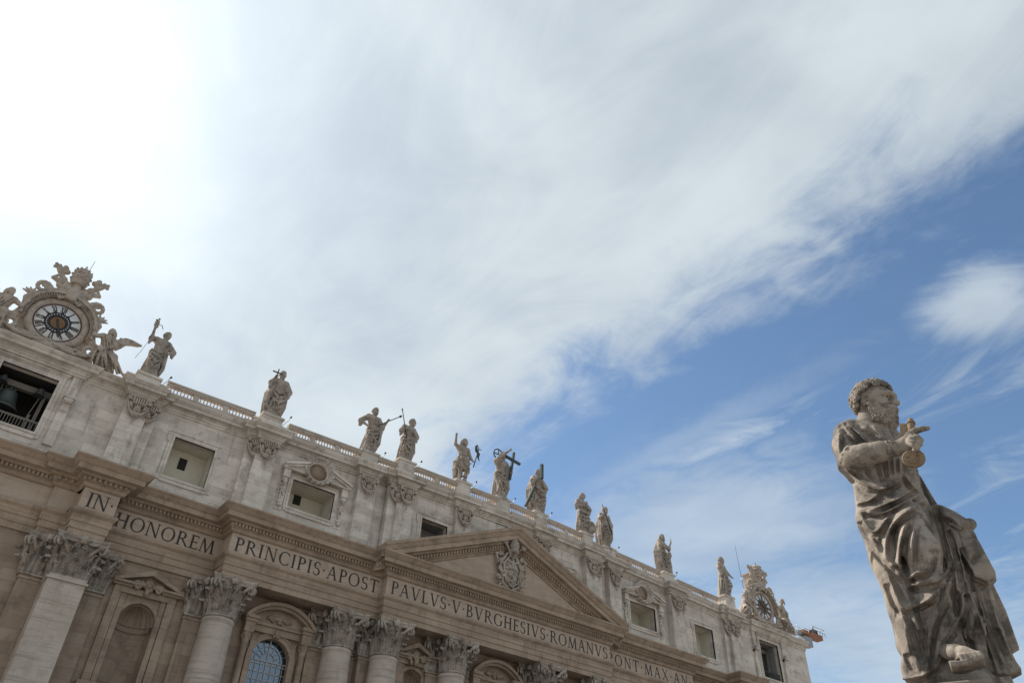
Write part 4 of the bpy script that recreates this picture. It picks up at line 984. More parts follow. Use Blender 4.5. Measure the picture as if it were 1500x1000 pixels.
    for s_ in ([-1] if cloak == 'L' else [1] if cloak == 'R' else [-1, 1] if cloak == 'both' else []):
        if legs != 'robe':
            for k in range(3): c.chain([hip+(s_*0.16, 0.02+0.04*k, 0.12), (sway+s_*(0.23+0.02*k), -0.02+0.07*k, 0.85), (sway*0.4+s_*0.25, 0.02+0.06*k, 0.55), (s_*0.2, 0.04+0.06*k, 0.3 if s_ < 0 else 0.1)], (0.05, 0.06, 0.05, 0.03), 0.02)
            continue
        for k in range(4):
            y = -0.08+0.09*k; c.chain([ch+(s_*0.16, 0.02+0.03*k, 0.17), (sway+s_*(0.27+0.015*k), y, 0.95), (sway*0.4+s_*(0.3+0.02*math.sin(k*2)), y, 0.5), (s_*(0.24+0.03*(k % 2)), y, 0.3-0.07*k if s_*knee < 0 else 0.12)], (0.055, 0.062, 0.058, 0.03), 0.012)
    # arms with a shaped hand: palm, four fingers, thumb
    for s_, arm in ((-1, aL), (1, aR)):
        if not arm: continue
        sh = ch+(s_*0.2, 0.0, 0.13); el, ha = np.array(arm[0]), np.array(arm[1]); bare = len(arm) > 2 and 'bare' in arm[2]
        c.ell(sh, 0.095, 0.05); c.cone(sh, el, 0.08 if bare else 0.095, 0.062 if bare else 0.092, 0.03); d = (ha-el)/np.linalg.norm(ha-el)
        c.cone(el, ha-d*0.06, 0.062, 0.04, 0.02)
        if not bare:
            for k in range(3):
                t = 0.3+0.25*k; p = sh*(1-t)+el*t; c.ell(p, (0.105, 0.105, 0.04), 0.03)
            c.cone(el, el+(0.02*s_, 0.02, -0.2), 0.07, 0.03, 0.04); c.cone(el+d*0.06, el+d*0.06+(0, 0.03, -0.16), 0.06, 0.025, 0.04)
        c.ell(ha, 0.045, 0.02); n_ = np.cross(d, (0, 1, 0.3)); n_ /= max(1e-6, np.linalg.norm(n_))
        point = len(arm) > 2 and 'point' in arm[2]
        for k in range(4):
            o_ = n_*(-0.036+0.024*k); L_ = 0.09 if (point and k == 0) else 0.055
            c.cone(ha+o_+d*0.02, ha+o_+d*(0.02+L_)+((0, 0, 0) if point and k == 0 else (0, -0.03, -0.01)), 0.017, 0.013, 0.006)
        c.cone(ha-n_*0.03, ha-n_*0.06+d*0.045+np.array((0, -0.02, 0)), 0.017, 0.013, 0.008)
    return c
def cross_mb(p, up, side, L_, W_, t, at_=0.68, dep=None):
    """a beam cross: foot point, directions, lengths"""
    b = MB(); up = Vector(up).normalized(); side = Vector(side).normalized(); n_ = up.cross(side); p = Vector(p)
    def beam(a, d, e, l, sgn=0.0):
        w = t; q = [a+e*w*i+n_*(w*j+sgn) for i, j in ((-1, -1), (1, -1), (1, 1), (-1, 1))]; b.add(q+[v+d*l for v in q], [(3, 2, 1, 0), (4, 5, 6, 7), (0, 1, 5, 4), (1, 2, 6, 5), (2, 3, 7, 6), (3, 0, 4, 7)])
    beam(p, up, side, L_); 
    if W_: beam(p+up*L_*at_-side*W_/2, side, up, W_, 0.004)
    return b
def spear(a, b, r, tip=0.12, w=0.035):
    m = MB(); A, B = Vector(a), Vector(b); d = (B-A).normalized(); m.tube([A, B-d*tip], r, 7); m.tube([B-d*tip, B-d*tip*0.65, B], [r*1.2, w, 0.003], 7); return m
SCL = 1.0
def place(name, label, x, y, H_, body, extras=(), rz=0.0):
    t = thing(name, label, 'statue', (x, y, PEDS[x][1]-0.02), rz, 'statues along the balustrade'); k = H_/1.81; t.scale = (k, k, k)
    body.obj('body', M_STATUE, t)
    for nm, mb, m_ in extras: mb.obj(nm, m_, t)
    return t
PY = lambda x: PEDS[x][0]+0.85
# the eleven, from the viewer's left
b = saint(1, -0.03, 0.7, 0.12, 1, 0, ((-0.36, -0.1, 1.32), (-0.4, -0.18, 1.66)), ((0.42, -0.05, 1.2), (0.24, -0.2, 0.98)), cloak='R', knee=-1, hx=0.04)
m = MB().tube([(-0.41, -0.2, 1.5), (-0.39, -0.2, 2.02)], 0.028, 8)
for i in range(9): m.ball((-0.4+0.035*math.sin(i*2.2), -0.2, 1.7+0.032*i), (0.052, 0.05, 0.04), 8, 5)
m.ball((-0.385, -0.2, 2.04), 0.034, 8, 5)
m2 = MB().tube([(-0.4, -0.22, 1.62), (-0.43, -0.2, 1.15), (-0.5, -0.15, 0.75), (-0.58, -0.1, 0.42)], 0.006, 5).tube([(-0.36, -0.22, 1.8), (-0.24, -0.2, 1.86), (-0.16, -0.15, 1.78)], 0.012, 5)
place('saint_statue', 'saint statue raising a knotted club beside the left clock', -XE, PY(-XE), 5.3, b, (('club', m, M_STATUE), ('cable', m2, M_IRON)), 0.1)
b = saint(2, 0.02, 0.15, 0.0, 1, 1, ((-0.33, -0.12, 1.2), (-0.28, -0.3, 1.36)), ((0.38, -0.02, 1.15), (0.22, -0.26, 0.98)), cloak='both', knee=1)
place('saint_statue', 'broad cloaked saint statue holding a small dark hand cross at its shoulder', -XD, PY(-XD), 5.6, b, (('hand_cross', cross_mb((-0.28, -0.34, 1.28), (0.05, 0, 1), (1, 0, 0.02), 0.36, 0.34, 0.017, 0.6), M_PATINA),))
b = saint(3, 0.05, 0.35, 0.05, 1, 0.6, ((-0.44, 0.0, 1.16), (-0.22, -0.16, 0.96)), ((0.34, -0.1, 1.12), (0.46, -0.22, 1.42)), cloak='R', knee=-1)
place('saint_statue', 'saint statue with one hand on hip and a spear slanting up to the right', -XC, PY(-XC), 5.75, b, (('spear', spear((0.12, -0.24, 1.08), (0.98, -0.22, 1.86), 0.016, 0.16, 0.05), M_IRON),))
b = saint(4, -0.03, 0.9, 0.12, 1, 0.8, ((-0.33, -0.1, 1.17), (-0.18, -0.26, 1.24)), ((0.33, -0.1, 1.14), (0.06, -0.27, 1.22)), cloak='R', knee=-1, hunch=0.04, hx=0.05)
place('saint_statue', 'saint statue hugging its arms round an upright lance at its left side', -XB, PY(-XB), 5.55, b, (('lance', spear((-0.2, -0.3, 0.86), (-0.52, -0.26, 1.98), 0.017, 0.12, 0.028), M_IRON),))
b = saint(5, 0.05, 0.6, 0.05, 1.2, 0.5, ((-0.36, -0.05, 1.45), (-0.4, -0.12, 1.8), 'bare point'), ((0.32, -0.08, 1.12), (0.34, -0.22, 0.94), 'bare'), legs='bare', cloak='both', knee=1)
m = MB().tube([(0.36, -0.24, 0.7), (0.56, -0.22, 1.55)], 0.02, 6).tube([(0.44, -0.22, 1.49), (0.68, -0.22, 1.55)], 0.014, 6).tube([(0.5, -0.22, 1.66), (0.56, -0.22, 1.55)], 0.014, 6)
m.tube([(0.5, -0.2, 1.68), (0.43, -0.22, 1.6), (0.47, -0.2, 1.45), (0.58, -0.22, 1.32), (0.56, -0.2, 1.2), (0.62, -0.22, 1.05)], [0.03, 0.05, 0.06, 0.05, 0.04, 0.01], 6)
place('saint_statue', 'bare-legged saint statue pointing to the sky with a banner staff at its side', -XA, PY(-XA), 5.75, b, (('banner_staff', m, M_PATINA),))
b = saint(6, -0.04, 0.4, 0.05, 1.4, 0.7, ((-0.26, -0.22, 1.42), (0.1, -0.34, 1.82), 'bare point'), ((0.34, -0.08, 1.14), (0.27, -0.22, 1.02)), cloak='R', knee=-1)
m = MB().tube([(-0.12+0.2*math.cos(t), 0.02, 1.72+0.2*math.sin(t)) for t in np.linspace(0, 2*PI, 25)], 0.022, 6)
for a in range(3): m.tube([(-0.12, 0.02, 1.72), (-0.12+0.2*math.cos(a*PI/2), 0.02, 1.72+0.2*math.sin(a*PI/2))], 0.02, 5)
place('saint_statue', 'central statue with a ring halo and a tall dark cross on its arm', 0.0, PY(0.0), 6.3, b, (('halo', m, M_PATINA), ('cross', cross_mb((0.24, -0.2, 0.78), (0.13, 0, 1), (1, 0, -0.13), 1.12, 0.66, 0.038, 0.72), M_PATINA)))
b = saint(7, 0.0, -0.2, 0.0, 1, 1, ((-0.36, -0.16, 1.2), (-0.1, -0.34, 1.36)), ((0.34, -0.1, 1.12), (0.1, -0.26, 1.1)), cloak='both', knee=1)
m = cross_mb((-0.12, -0.4, 1.26), (0.04, 0.05, 1), (1, 0, -0.04), 0.62, 0, 0.05)
m2 = cross_mb((-0.62, -0.1, 0.1), (0.42, -0.05, 1), (1, 0, -0.42), 0.98, 0, 0.045)
place('saint_statue', 'robed statue whose face is hidden behind the dark beams of a slanted cross', XA, PY(XA), 5.95, b, (('cross_beam', m, M_PATINA), ('cross_beam', m2, M_PATINA)))
b = saint(8, -0.02, 0.55, 0.04, 1.2, 0, ((-0.36, -0.08, 1.17), (-0.12, -0.28, 1.15)), ((0.32, -0.12, 1.14), (0.0, -0.3, 1.1)), cloak='R', knee=1, hx=-0.02)
b.chain([(0.3, -0.05, 0.3), (0.46, -0.1, 0.32), (0.5, -0.12, 0.52), (0.42, -0.15, 0.6)], (0.16, 0.13, 0.08, 0.06), 0.04); b.chain([(0.25, 0.0, 0.75), (0.42, 0.0, 0.5), (0.5, 0.0, 0.15)], (0.09, 0.1, 0.07), 0.04)
m = MB().lathe([(0.05, 0), (0.02, 0.03), (0.02, 0.07), (0.06, 0.1), (0.065, 0.17)], 10, (-0.06, -0.33, 1.13))
place('saint_statue', 'curly haired statue holding a cup with an eagle crouched at its feet', XB, PY(XB), 5.6, b, (('cup', m, M_STATUE),))
b = saint(9, 0.05, 0.3, 0.1, 1, 0.7, ((-0.34, -0.1, 1.2), (-0.2, -0.26, 1.38), 'bare'), ((0.42, -0.02, 1.12), (0.24, -0.14, 0.92), 'bare'), cloak='both', knee=-1)
place('saint_statue', 'bare-chested saint statue gripping a thin staff that slants across its body', XC, PY(XC), 5.75, b, (('staff', MB().tube([(-0.36, -0.3, 1.72), (0.1, -0.34, 0.55)], [0.018, 0.022], 7), M_IRON),))
b = saint(10, -0.03, 1.1, 0.0, 1.3, 1, ((-0.32, -0.1, 1.18), (0.0, -0.32, 1.1)), ((0.28, -0.2, 1.2), (0.33, -0.28, 1.46)), cloak='L', knee=1)
b.chain([(0.34, -0.1, 0.0), (0.36, -0.1, 0.45), (0.32, -0.12, 0.78)], (0.14, 0.12, 0.08), 0.04); b.ell((0.33, -0.15, 0.92), (0.085, 0.09, 0.1), 0.02); b.chain([(0.4, -0.12, 0.8), (0.47, -0.18, 0.95), (0.4, -0.2, 1.08)], (0.05, 0.04, 0.03), 0.02)
place('saint_statue', 'saint statue in profile lifting a knife above a small figure at its side', XD, PY(XD), 5.6, b, (('knife', MB().tube([(0.33, -0.3, 1.42), (0.35, -0.3, 1.55), (0.36, -0.3, 1.78)], [0.02, 0.035, 0.005], 6), M_STATUE),), 0.25)
b = saint(11, 0.03, 0.5, -0.03, 1, 1, ((-0.36, -0.1, 1.2), (-0.3, -0.22, 0.92), 'bare'), ((0.36, -0.1, 1.16), (0.42, -0.24, 0.96), 'bare'), cloak='R', knee=1)
m = MB().prism([(-0.36, 0.0), (-0.2, 0.0), (-0.25, 0.95), (-0.33, 0.95)], -0.34, -0.3); m.tube([(-0.29, -0.32, 0.93), (-0.31, -0.32, 1.02), (-0.24, -0.32, 1.04)], 0.02, 6)
place('saint_statue', 'muscular saint statue resting its hand on a broad saw beside the right clock', XE, PY(XE), 5.8, b, (('saw', m, M_WOOD),), 0.1)

# ------------------------------------------------------------------ clocks over the end bays
CZ = 42.95
ROM = ['XII', 'I', 'II', 'III', 'IIII', 'V', 'VI', 'VII', 'VIII', 'IX', 'X', 'XI']
def scroll(c, cx, cz, r, y, turns, a0, dir_, rad, k=0.05):
    c.chain([(cx+r*(1-0.75*t)*math.cos(a0+dir_*turns*2*PI*t), y, cz+r*(1-0.75*t)*math.sin(a0+dir_*turns*2*PI*t)) for t in np.linspace(0, 1, 16)], np.linspace(rad, rad*0.6, 16), k)
def key_carve(s_):
    c = Carve((-2.9, -0.9, 2.2), (2.9, 0.5, 6.2), 0.055)
    a = np.array((s_*0.1, -0.3, 3.1)); b = np.array((s_*1.75, -0.3, 5.05)); d = (b-a)/np.linalg.norm(b-a); n = np.array((d[2], 0, -d[0]))*s_
    c.cone(a, b, 0.25, 0.22, 0.05); c.ell(a+d*0.6, 0.34, 0.05); c.ell(a+d*1.6, 0.3, 0.05); c.chain([a+d*0.5+n*0.3, a+d*1.1+n*0.55, a+d*1.7+n*0.35], (0.22, 0.26, 0.18), 0.06)
    for t, h in ((1.75, 0.62), (2.15, 0.62)): c.cone(b-d*0.1+d*(t-1.9), b-d*0.1+d*(t-1.9)-n*h, 0.2, 0.2, 0.03)
    c.cone(b-d*0.3-n*0.55, b+d*0.25-n*0.6, 0.2, 0.2, 0.03); c.cone(b-d*0.3, b+d*0.45, 0.2, 0.15, 0.03)
    for o in (n*0.22, -n*0.22, d*0.22): c.ell(b+d*0.5+o, 0.16, 0.02)
    e = a-d*0.25
    c.chain([e+0.32*(d*math.cos(t)+n*math.sin(t)) for t in np.linspace(0, 2*PI, 13)], 0.1, 0.03)
    # ribbon
    c.chain([b-d*0.4+n*0.2, b-d*0.6+n*0.75, b-d*1.0+n*0.55, b-d*1.2+n*0.25], (0.12, 0.17, 0.15, 0.1), 0.04)
    return c
def make_clock(cx, label, hands):
    t = thing('clock', label, 'clock', (cx, -0.1, CZ), 0, 'clocks on the end bays')
    b = MB()
    b.lathe([(2.45, -0.9), (2.45, 0.2), (2.38, 0.34), (2.2, 0.42), (2.08, 0.42), (2.0, 0.34), (1.92, 0.34), (1.86, 0.22), (1.78, 0.2), (0.1, 0.2)], 64, (0, 0, 0), 'y')
    b.obj('ring_frame', M_ORN, t)
    h = MB(); n = 40
    for (r0, r1, y0, y1) in ((2.46, 2.72, -0.55, 0.9), (2.72, 2.95, -0.8, 0.9), (2.95, 3.08, -0.66, 0.9)):
        A = [(-1.9+3.8*0, 0)]
        ang = [math.radians(-12)+math.radians(204)*i/n for i in range(n+1)]
        for i in range(n):
            q = [(r0*math.cos(ang[i]), r0*math.sin(ang[i])), (r1*math.cos(ang[i]), r1*math.sin(ang[i])), (r1*math.cos(ang[i+1]), r1*math.sin(ang[i+1])), (r0*math.cos(ang[i+1]), r0*math.sin(ang[i+1]))]
            h.prism(q, y0, y1)
    for i in range(46):
        a = math.radians(-8)+math.radians(196)*i/45; ca, sa = math.cos(a), math.sin(a)
        q = [(2.5*ca+0.05*sa, 2.5*sa-0.05*ca), (2.7*ca+0.05*sa, 2.7*sa-0.05*ca), (2.7*ca-0.05*sa, 2.7*sa+0.05*ca), (2.5*ca-0.05*sa, 2.5*sa+0.05*ca)]; h.prism(q, -0.72, -0.5)
    h.obj('hood_arch', M_ORN, t)
    s_ = MB(); s_.box(-3.7, 3.7, -0.6, 1.2, -2.95, -2.6).box(-3.6, 3.6, -0.45, 1.2, -2.6, -1.9).box(-1.3, 1.3, -0.62, 1.2, -2.61, -2.2).box(-2.6, 2.6, 0.1, 1.1, -1.9, 0.5).box(-0.5, 0.5, 0.6, 2.0, 2.9, 5.1).box(-0.65, 0.65, 0.5, 2.1, 5.1, 5.3)
    s_.obj('base', M_ORN, t)
    c = Carve((-4.3, -1.1, -2.9), (4.3, 1.1, 5.0), 0.06); rr = random.Random(3)
    for q in (-1, 1):
        scroll(c, q*3.15, -1.55, 0.75, -0.35, 1.4, PI/2 if q > 0 else PI/2, -q, 0.24); c.chain([(q*3.1, -0.3, -0.85), (q*2.75, -0.3, 0.2), (q*2.95, -0.3, 1.2), (q*2.6, -0.3, 1.9)], (0.3, 0.26, 0.24, 0.2), 0.08)
        scroll(c, q*2.25, 2.75, 0.62, -0.35, 1.3, PI if q > 0 else 0, -q, 0.2); c.chain([(q*1.7, -0.3, 2.75), (q*1.2, -0.3, 2.95), (q*0.5, -0.35, 3.1)], (0.22, 0.24, 0.3), 0.08)
        for k in range(5):                                     # leaf sprays at the shoulders
            a = math.radians(10+28*k); c.cone((q*2.75, -0.3, 1.7), (q*(2.75+0.75*math.cos(a)), -0.35, 1.7+0.62*math.sin(a)), 0.2, 0.07, 0.05)
        for k in range(12):                                    # swags on the base
            u = k/11; c.ell((q*(0.5+2.6*u), -0.62, -2.25-0.25*math.sin(PI*u)+rr.uniform(-0.06, 0.06)), 0.16+0.05*rr.random(), 0.05)
        c.chain([(q*1.2, -0.5, 2.55), (q*0.8, -0.6, 2.2), (q*0.3, -0.62, 2.5)], (0.12, 0.16, 0.14), 0.05)
        c.chain([(q*0.35, -0.3, 3.0), (q*0.9, -0.4, 3.5), (q*0.75, -0.4, 4.1)], (0.32, 0.26, 0.16), 0.08)
    c.slab([(-0.42, 2.3), (0.42, 2.3), (0.5, 3.2), (-0.5, 3.2)], -0.85, -0.2, 0.06); c.ell((0, -0.3, 3.2), (0.75, 0.5, 0.5), 0.1); c.cone((0, -0.2, 3.3), (0, -0.2, 4.3), 0.5, 0.42, 0.1)
    for k in range(26): c.ell((rr.uniform(-2.9, 2.9), -0.55, -2.3+rr.uniform(-0.25, 0.25)), 0.11, 0.04)
    c.obj('carved_ornament', M_ORN, t)
    for q in (-1, 1): key_carve(q).obj('key', M_ORN, t)
    ti = MB().lathe([(0.5, 4.25), (0.62, 4.3), (0.66, 4.5), (0.58, 4.55), (0.66, 4.75), (0.74, 4.85), (0.74, 4.98), (0.67, 5.02), (0.72, 5.25), (0.77, 5.33), (0.76, 5.46), (0.68, 5.5), (0.69, 5.7), (0.7, 5.8), (0.64, 5.9), (0.5, 6.1), (0.25, 6.25), (0.08, 6.3)], 24, (0, -0.2, 0))
    for zz, r in ((4.9, 0.76), (5.4, 0.79), (5.86, 0.7)):
        for k in range(12): ti.ball((r*math.cos(k*PI/6), -0.2+r*math.sin(k*PI/6), zz+0.02), (0.1, 0.1, 0.13), 6, 5)
    ti.ball((0, -0.2, 6.38), 0.13).tube([(0, -0.2, 6.4), (0, -0.2, 6.75)], 0.04, 5).tube([(-0.13, -0.2, 6.6), (0.13, -0.2, 6.6)], 0.04, 5); ti.obj('tiara', M_ORN, t)
    # dial
    D_ = MB().lathe([(1.7, 0.2), (1.7, 0.235), (0.02, 0.236)], 64, (0, 0, 0), 'y').obj('dial', M_WHITE, t)
    MB().lathe([(1.66, 0.24), (1.66, 0.26), (1.78, 0.26), (1.78, 0.2)], 64, (0, 0, 0), 'y', cap=False).obj('dial_rim', M_RED, D_)
    bl = MB().lathe([(0.55, 0.24), (0.55, 0.262), (0.98, 0.262), (0.98, 0.24)], 48, (0, 0, 0), 'y', cap=False)
    for k in range(12):
        a = k*PI/6; bl.lathe([(0.13, 0.262), (0.13, 0.27), (0.01, 0.271)], 8, (0.97*math.cos(a), 0, 0.97*math.sin(a)), 'y')
    bl.obj('hour_ring', M_BLUE, D_)
    dots = MB()
    for k in range(24):
        a = (k+0.5)*PI/12; dots.lathe([(0.045, 0.264), (0.045, 0.282), (0.005, 0.283)], 8, (0.8*math.cos(a), 0, 0.8*math.sin(a)), 'y')
    dots.obj('star_studs', M_WHITE, D_)
    go = MB().lathe([(0.55, 0.24), (0.52, 0.27), (0.3, 0.262), (0.02, 0.275)], 32, (0, 0, 0), 'y')
    for k in range(16):
        a = k*PI/8; w = 0.045; go.add([(0.2*math.cos(a)-w*math.sin(a), -0.272, 0.2*math.sin(a)+w*math.cos(a)), (0.2*math.cos(a)+w*math.sin(a), -0.272, 0.2*math.sin(a)-w*math.cos(a)), (0.5*math.cos(a), -0.285, 0.5*math.sin(a))], [(0, 1, 2)])
    go.obj('gilded_sun', M_GOLD, D_)
    nm = MB()
    for i, txt in enumerate(ROM):
        wd = {'I': 0.115, 'V': 0.24, 'X': 0.24}; tot = sum(wd[ch] for ch in txt); x = -tot/2; a = -i*PI/6; R_ = Matrix.Rotation(-a, 4, 'Y')
        for ch in txt:
            w = wd[ch]; xm = x+w/2; q = []
            if ch == 'I': q = [bar(xm, 1.05, xm, 1.6, 0.085)]
            if ch == 'V': q = [bar(xm, 1.05, xm-0.08, 1.6, 0.085), bar(xm, 1.05, xm+0.085, 1.6, 0.045)]
            if ch == 'X': q = [bar(xm+0.085, 1.05, xm-0.085, 1.6, 0.085), bar(xm-0.085, 1.05, xm+0.085, 1.6, 0.045)]
            for j, pl in enumerate(q):
                st = len(nm.v); nm.prism(pl, -0.25-0.002*j, -0.232); nm.xf(R_, st)
            x += w
    nm.obj('roman_numerals', M_LETTER, D_)
    D_.scale = (1.06, 1.0, 1.06)
    for nme, a, L_, w, m_ in hands:
        hd = MB(); st = 0; hd.prism([(-w, -0.35), (w, -0.35), (w*0.6, L_*0.7), (w*1.5, L_*0.72), (0, L_), (-w*1.5, L_*0.72), (-w*0.6, L_*0.7)], -0.33, -0.30)
        hd.xf(Matrix.Rotation(math.radians(a), 4, 'Y')); hd.obj(nme, m_, D_)
    return t
make_clock(-OX, 'large stone clock at the left end with a single dark hand near six', [('clock_hand', 158, 1.45, 0.1, M_IRON)])
make_clock(OX, 'farther stone clock at the right end with one gilded and one dark hand', [('hour_hand', 125, 0.95, 0.09, M_GOLD), ('minute_hand', 302, 1.4, 0.07, M_IRON)])

# winged figures leaning on the clocks (local x runs away from the clock)
def angel(seed, side, up):
    rr = random.Random(seed); c = Carve((1.6 if side > 0 else -7.4, -1.6, -2.95), (7.4 if side > 0 else -1.6, 1.0, 2.9), 0.055); X = lambda p: (side*p[0], p[1], p[2])
    C_ = lambda a, b, ra, rb=None, k=0.12: c.cone(X(a), X(b), ra, rb, k)
    hip, chs, nk, hd = (4.35, -0.3, -0.95), (4.05+0.2*up, -0.45, 0.1+0.5*up), (4.05+0.3*up, -0.5, 0.5+0.8*up), (4.1+0.45*up, -0.6, 0.88+0.95*up)
    C_(hip, chs, 0.55, 0.52); C_(chs, nk, 0.42, 0.2); C_(nk, hd, 0.2, 0.2, 0.05); C_((chs[0]-0.45, -0.45, chs[2]+0.25), (chs[0]+0.45, -0.35, chs[2]+0.25), 0.3)
    head(c, np.array(X(hd)), 0.36, -side*0.8, 0.0, 2, 0, rr)
    C_((chs[0]-0.5, -0.5, chs[2]+0.25), (chs[0]-1.15, -0.8, chs[2]-0.25), 0.24, 0.19, 0.06); C_((chs[0]-1.15, -0.8, chs[2]-0.25), (2.75, -0.75, chs[2]+0.3), 0.18, 0.12, 0.05); c.ell(X((2.68, -0.78, chs[2]+0.38)), 0.15, 0.04)
    for k in range(4): C_((2.66, -0.8, chs[2]+0.4), (2.5+0.06*k, -0.85, chs[2]+0.62+0.02*k), 0.06, 0.04, 0.02)
    C_((chs[0]+0.45, -0.4, chs[2]+0.25), (chs[0]+0.75, -0.8, chs[2]-0.5), 0.24, 0.19, 0.06); C_((chs[0]+0.75, -0.8, chs[2]-0.5), (chs[0]+0.35, -1.05, chs[2]-1.0), 0.18, 0.12, 0.05); c.ell(X((chs[0]+0.3, -1.08, chs[2]-1.05)), 0.15, 0.04)
    C_(hip, (3.75, -1.0, -1.35), 0.46, 0.34); C_((3.75, -1.0, -1.35), (4.5, -0.8, -2.5), 0.33, 0.22)
    C_(hip, (5.0, -0.85, -1.55), 0.46, 0.36); C_((5.0, -0.85, -1.55), (5.9, -0.6, -2.45), 0.34, 0.22); C_((5.9, -0.6, -2.45), (6.35, -0.75, -2.6), 0.17, 0.12)
    C_((4.3, 0, -1.5), (4.8, 0, -2.6), 0.75, 0.8, 0.2)
    for k in range(14):                                        # blown drapery
        t = k/13; a = (3.7+1.0*t, -0.85-0.35*math.sin(PI*t), -1.1-0.3*math.sin(PI*t)); b_ = (3.6+2.9*t+rr.uniform(-0.1, 0.1), -0.9+0.3*t, -2.75); m_ = lerp(a, b_, 0.5)
        c.chain([X(a), X((m_[0]+rr.uniform(-0.15, 0.15), m_[1]-0.2-0.1*(k % 2 == 0), m_[2])), X(b_)], (0.08, 0.17 if k % 2 else 0.13, 0.12), 0.04, bool(k % 2))
    for k in range(6): c.chain([X((chs[0]-0.5+0.12*k, -0.75, chs[2]+0.2)), X((hip[0]-0.35+0.12*k, -0.85, hip[2]+0.25)), X((hip[0]-0.2+0.1*k, -0.85, hip[2]-0.2))], (0.06, 0.09, 0.07), 0.03, bool(k % 2))
    z = 0.5*up
    if side < 0 and seed > 4: w_off = True
    else: w_off = False
    w = [(4.5, -0.1+z), (4.75, 0.8+z), (5.3, 1.3+z), (5.9, 1.36+z), (6.9, 1.2+z), (6.5, 0.95+z), (6.0, 0.8+z), (5.6, 0.62+z), (5.3, 0.1+z), (5.0, -0.3+z)]
    if up: w = [(4.5, 0.0), (4.8, 1.4), (5.2, 1.9), (5.6, 1.5), (6.0, 0.6), (6.5, -0.6), (6.9, -1.7), (6.3, -1.5), (5.6, -0.9), (5.0, -0.6)]
    w = [(side*x, q) for x, q in w]; w = w if side > 0 else w[::-1]
    if not w_off: c.slab(w, -0.2, 0.18, 0.1, 0.08)
    for k in range(0 if w_off else 6):
        t = k/5; a = (4.9, -0.2, 0.2+0.8*t+z); b_ = ((6.7-0.9*(1-t)), -0.22, 1.1-0.75*(1-t)*0.6+z) if not up else (6.6-0.5*t, -0.22, -1.4+0.9*t); c.chain([X(a), X(lerp(a, b_, 0.5)), X(b_)], (0.06, 0.09, 0.04), 0.04)
    return c
for cx, side, up, label in ((-OX, 1, 0, 'winged angel sculpture leaning on the left clock with its wing spread right'), (-OX, -1, 0, 'winged angel sculpture at the far left edge leaning on the left clock'),
                            (OX, 1, 1, 'upright angel sculpture with folded wing on the outer side of the right clock'), (OX, -1, 0, 'angel sculpture half hidden between the saw-bearing saint and the right clock')):
    t = thing('angel_statue', label, 'statue', (cx, -0.1, CZ), 0, 'angels beside the clocks'); angel(3+int(cx > 0)*2+(side > 0), side, up).obj('body', M_ORN, t)

# ------------------------------------------------------------------ bells
def bell(x, y, ztop, r, h, label):
    t = thing('bell', label, 'bell', (x, y, ztop-h), 0, 'bells in the belfry opening'); k = r
    MB().lathe([(k*0.90, 0.02), (k, 0), (k*1.0, 0.05*h), (k*0.88, 0.12*h), (k*0.74, 0.3*h), (k*0.64, 0.5*h), (k*0.58, 0.72*h), (k*0.54, 0.84*h), (k*0.44, 0.93*h), (k*0.2, 0.98*h), (0.02, 0.985*h)], 36).obj('bell_body', M_BRONZE, t)
    b = MB().tube([(0, 0, 0.95*h), (0, 0, 1.15*h)], 0.16*k, 10)
    for q in (-1, 1): b.tube([(q*0.12*k, 0, 0.95*h), (q*0.3*k, 0, 1.08*h), (q*0.1*k, 0, 1.2*h)], 0.06*k, 6)
    b.obj('crown', M_BRONZE, t); MB().tube([(0, 0, 0.5*h), (0, 0, 0.05*h)], 0.05*k, 6).ball((0, 0, 0.04*h), 0.12*k).obj('clapper', M_IRON, t)
for s_ in (-1, 1):
    bx = s_*OX
    fr = MB().box(bx-2.08, bx+2.08, 1.55, 2.05, 37.05, 37.55)
    for q in (-1, 1): fr.box(bx+q*1.72-0.13, bx+q*1.72+0.13, 1.5, 1.76, 33.0, 37.04); fr.box(bx+q*1.28-0.08, bx+q*1.28+0.08, 1.3, 1.46, 33.0, 35.0); fr.tube([(bx+q*1.15, 1.4, 34.6), (bx+q*1.5, 1.4, 37.6)], 0.05, 6)
    fr.box(bx-2.08, bx+2.08, 1.2, 1.36, 34.35, 34.5)
    fr.obj('bell_frame', M_WOOD, BAS)
bell(-OX-0.75, 1.8, 36.75, 1.3, 1.95, 'largest dark bronze bell in the left belfry opening')
bell(-OX-1.55, 1.0, 37.4, 0.42, 0.62, 'small bell at upper left inside the left belfry opening')
bell(-OX+1.25, 1.0, 37.3, 0.45, 0.66, 'small bell at upper right inside the left belfry opening')
bell(OX-0.6, 1.6, 36.2, 0.75, 1.1, 'dark bell in the right belfry opening below the farther clock')

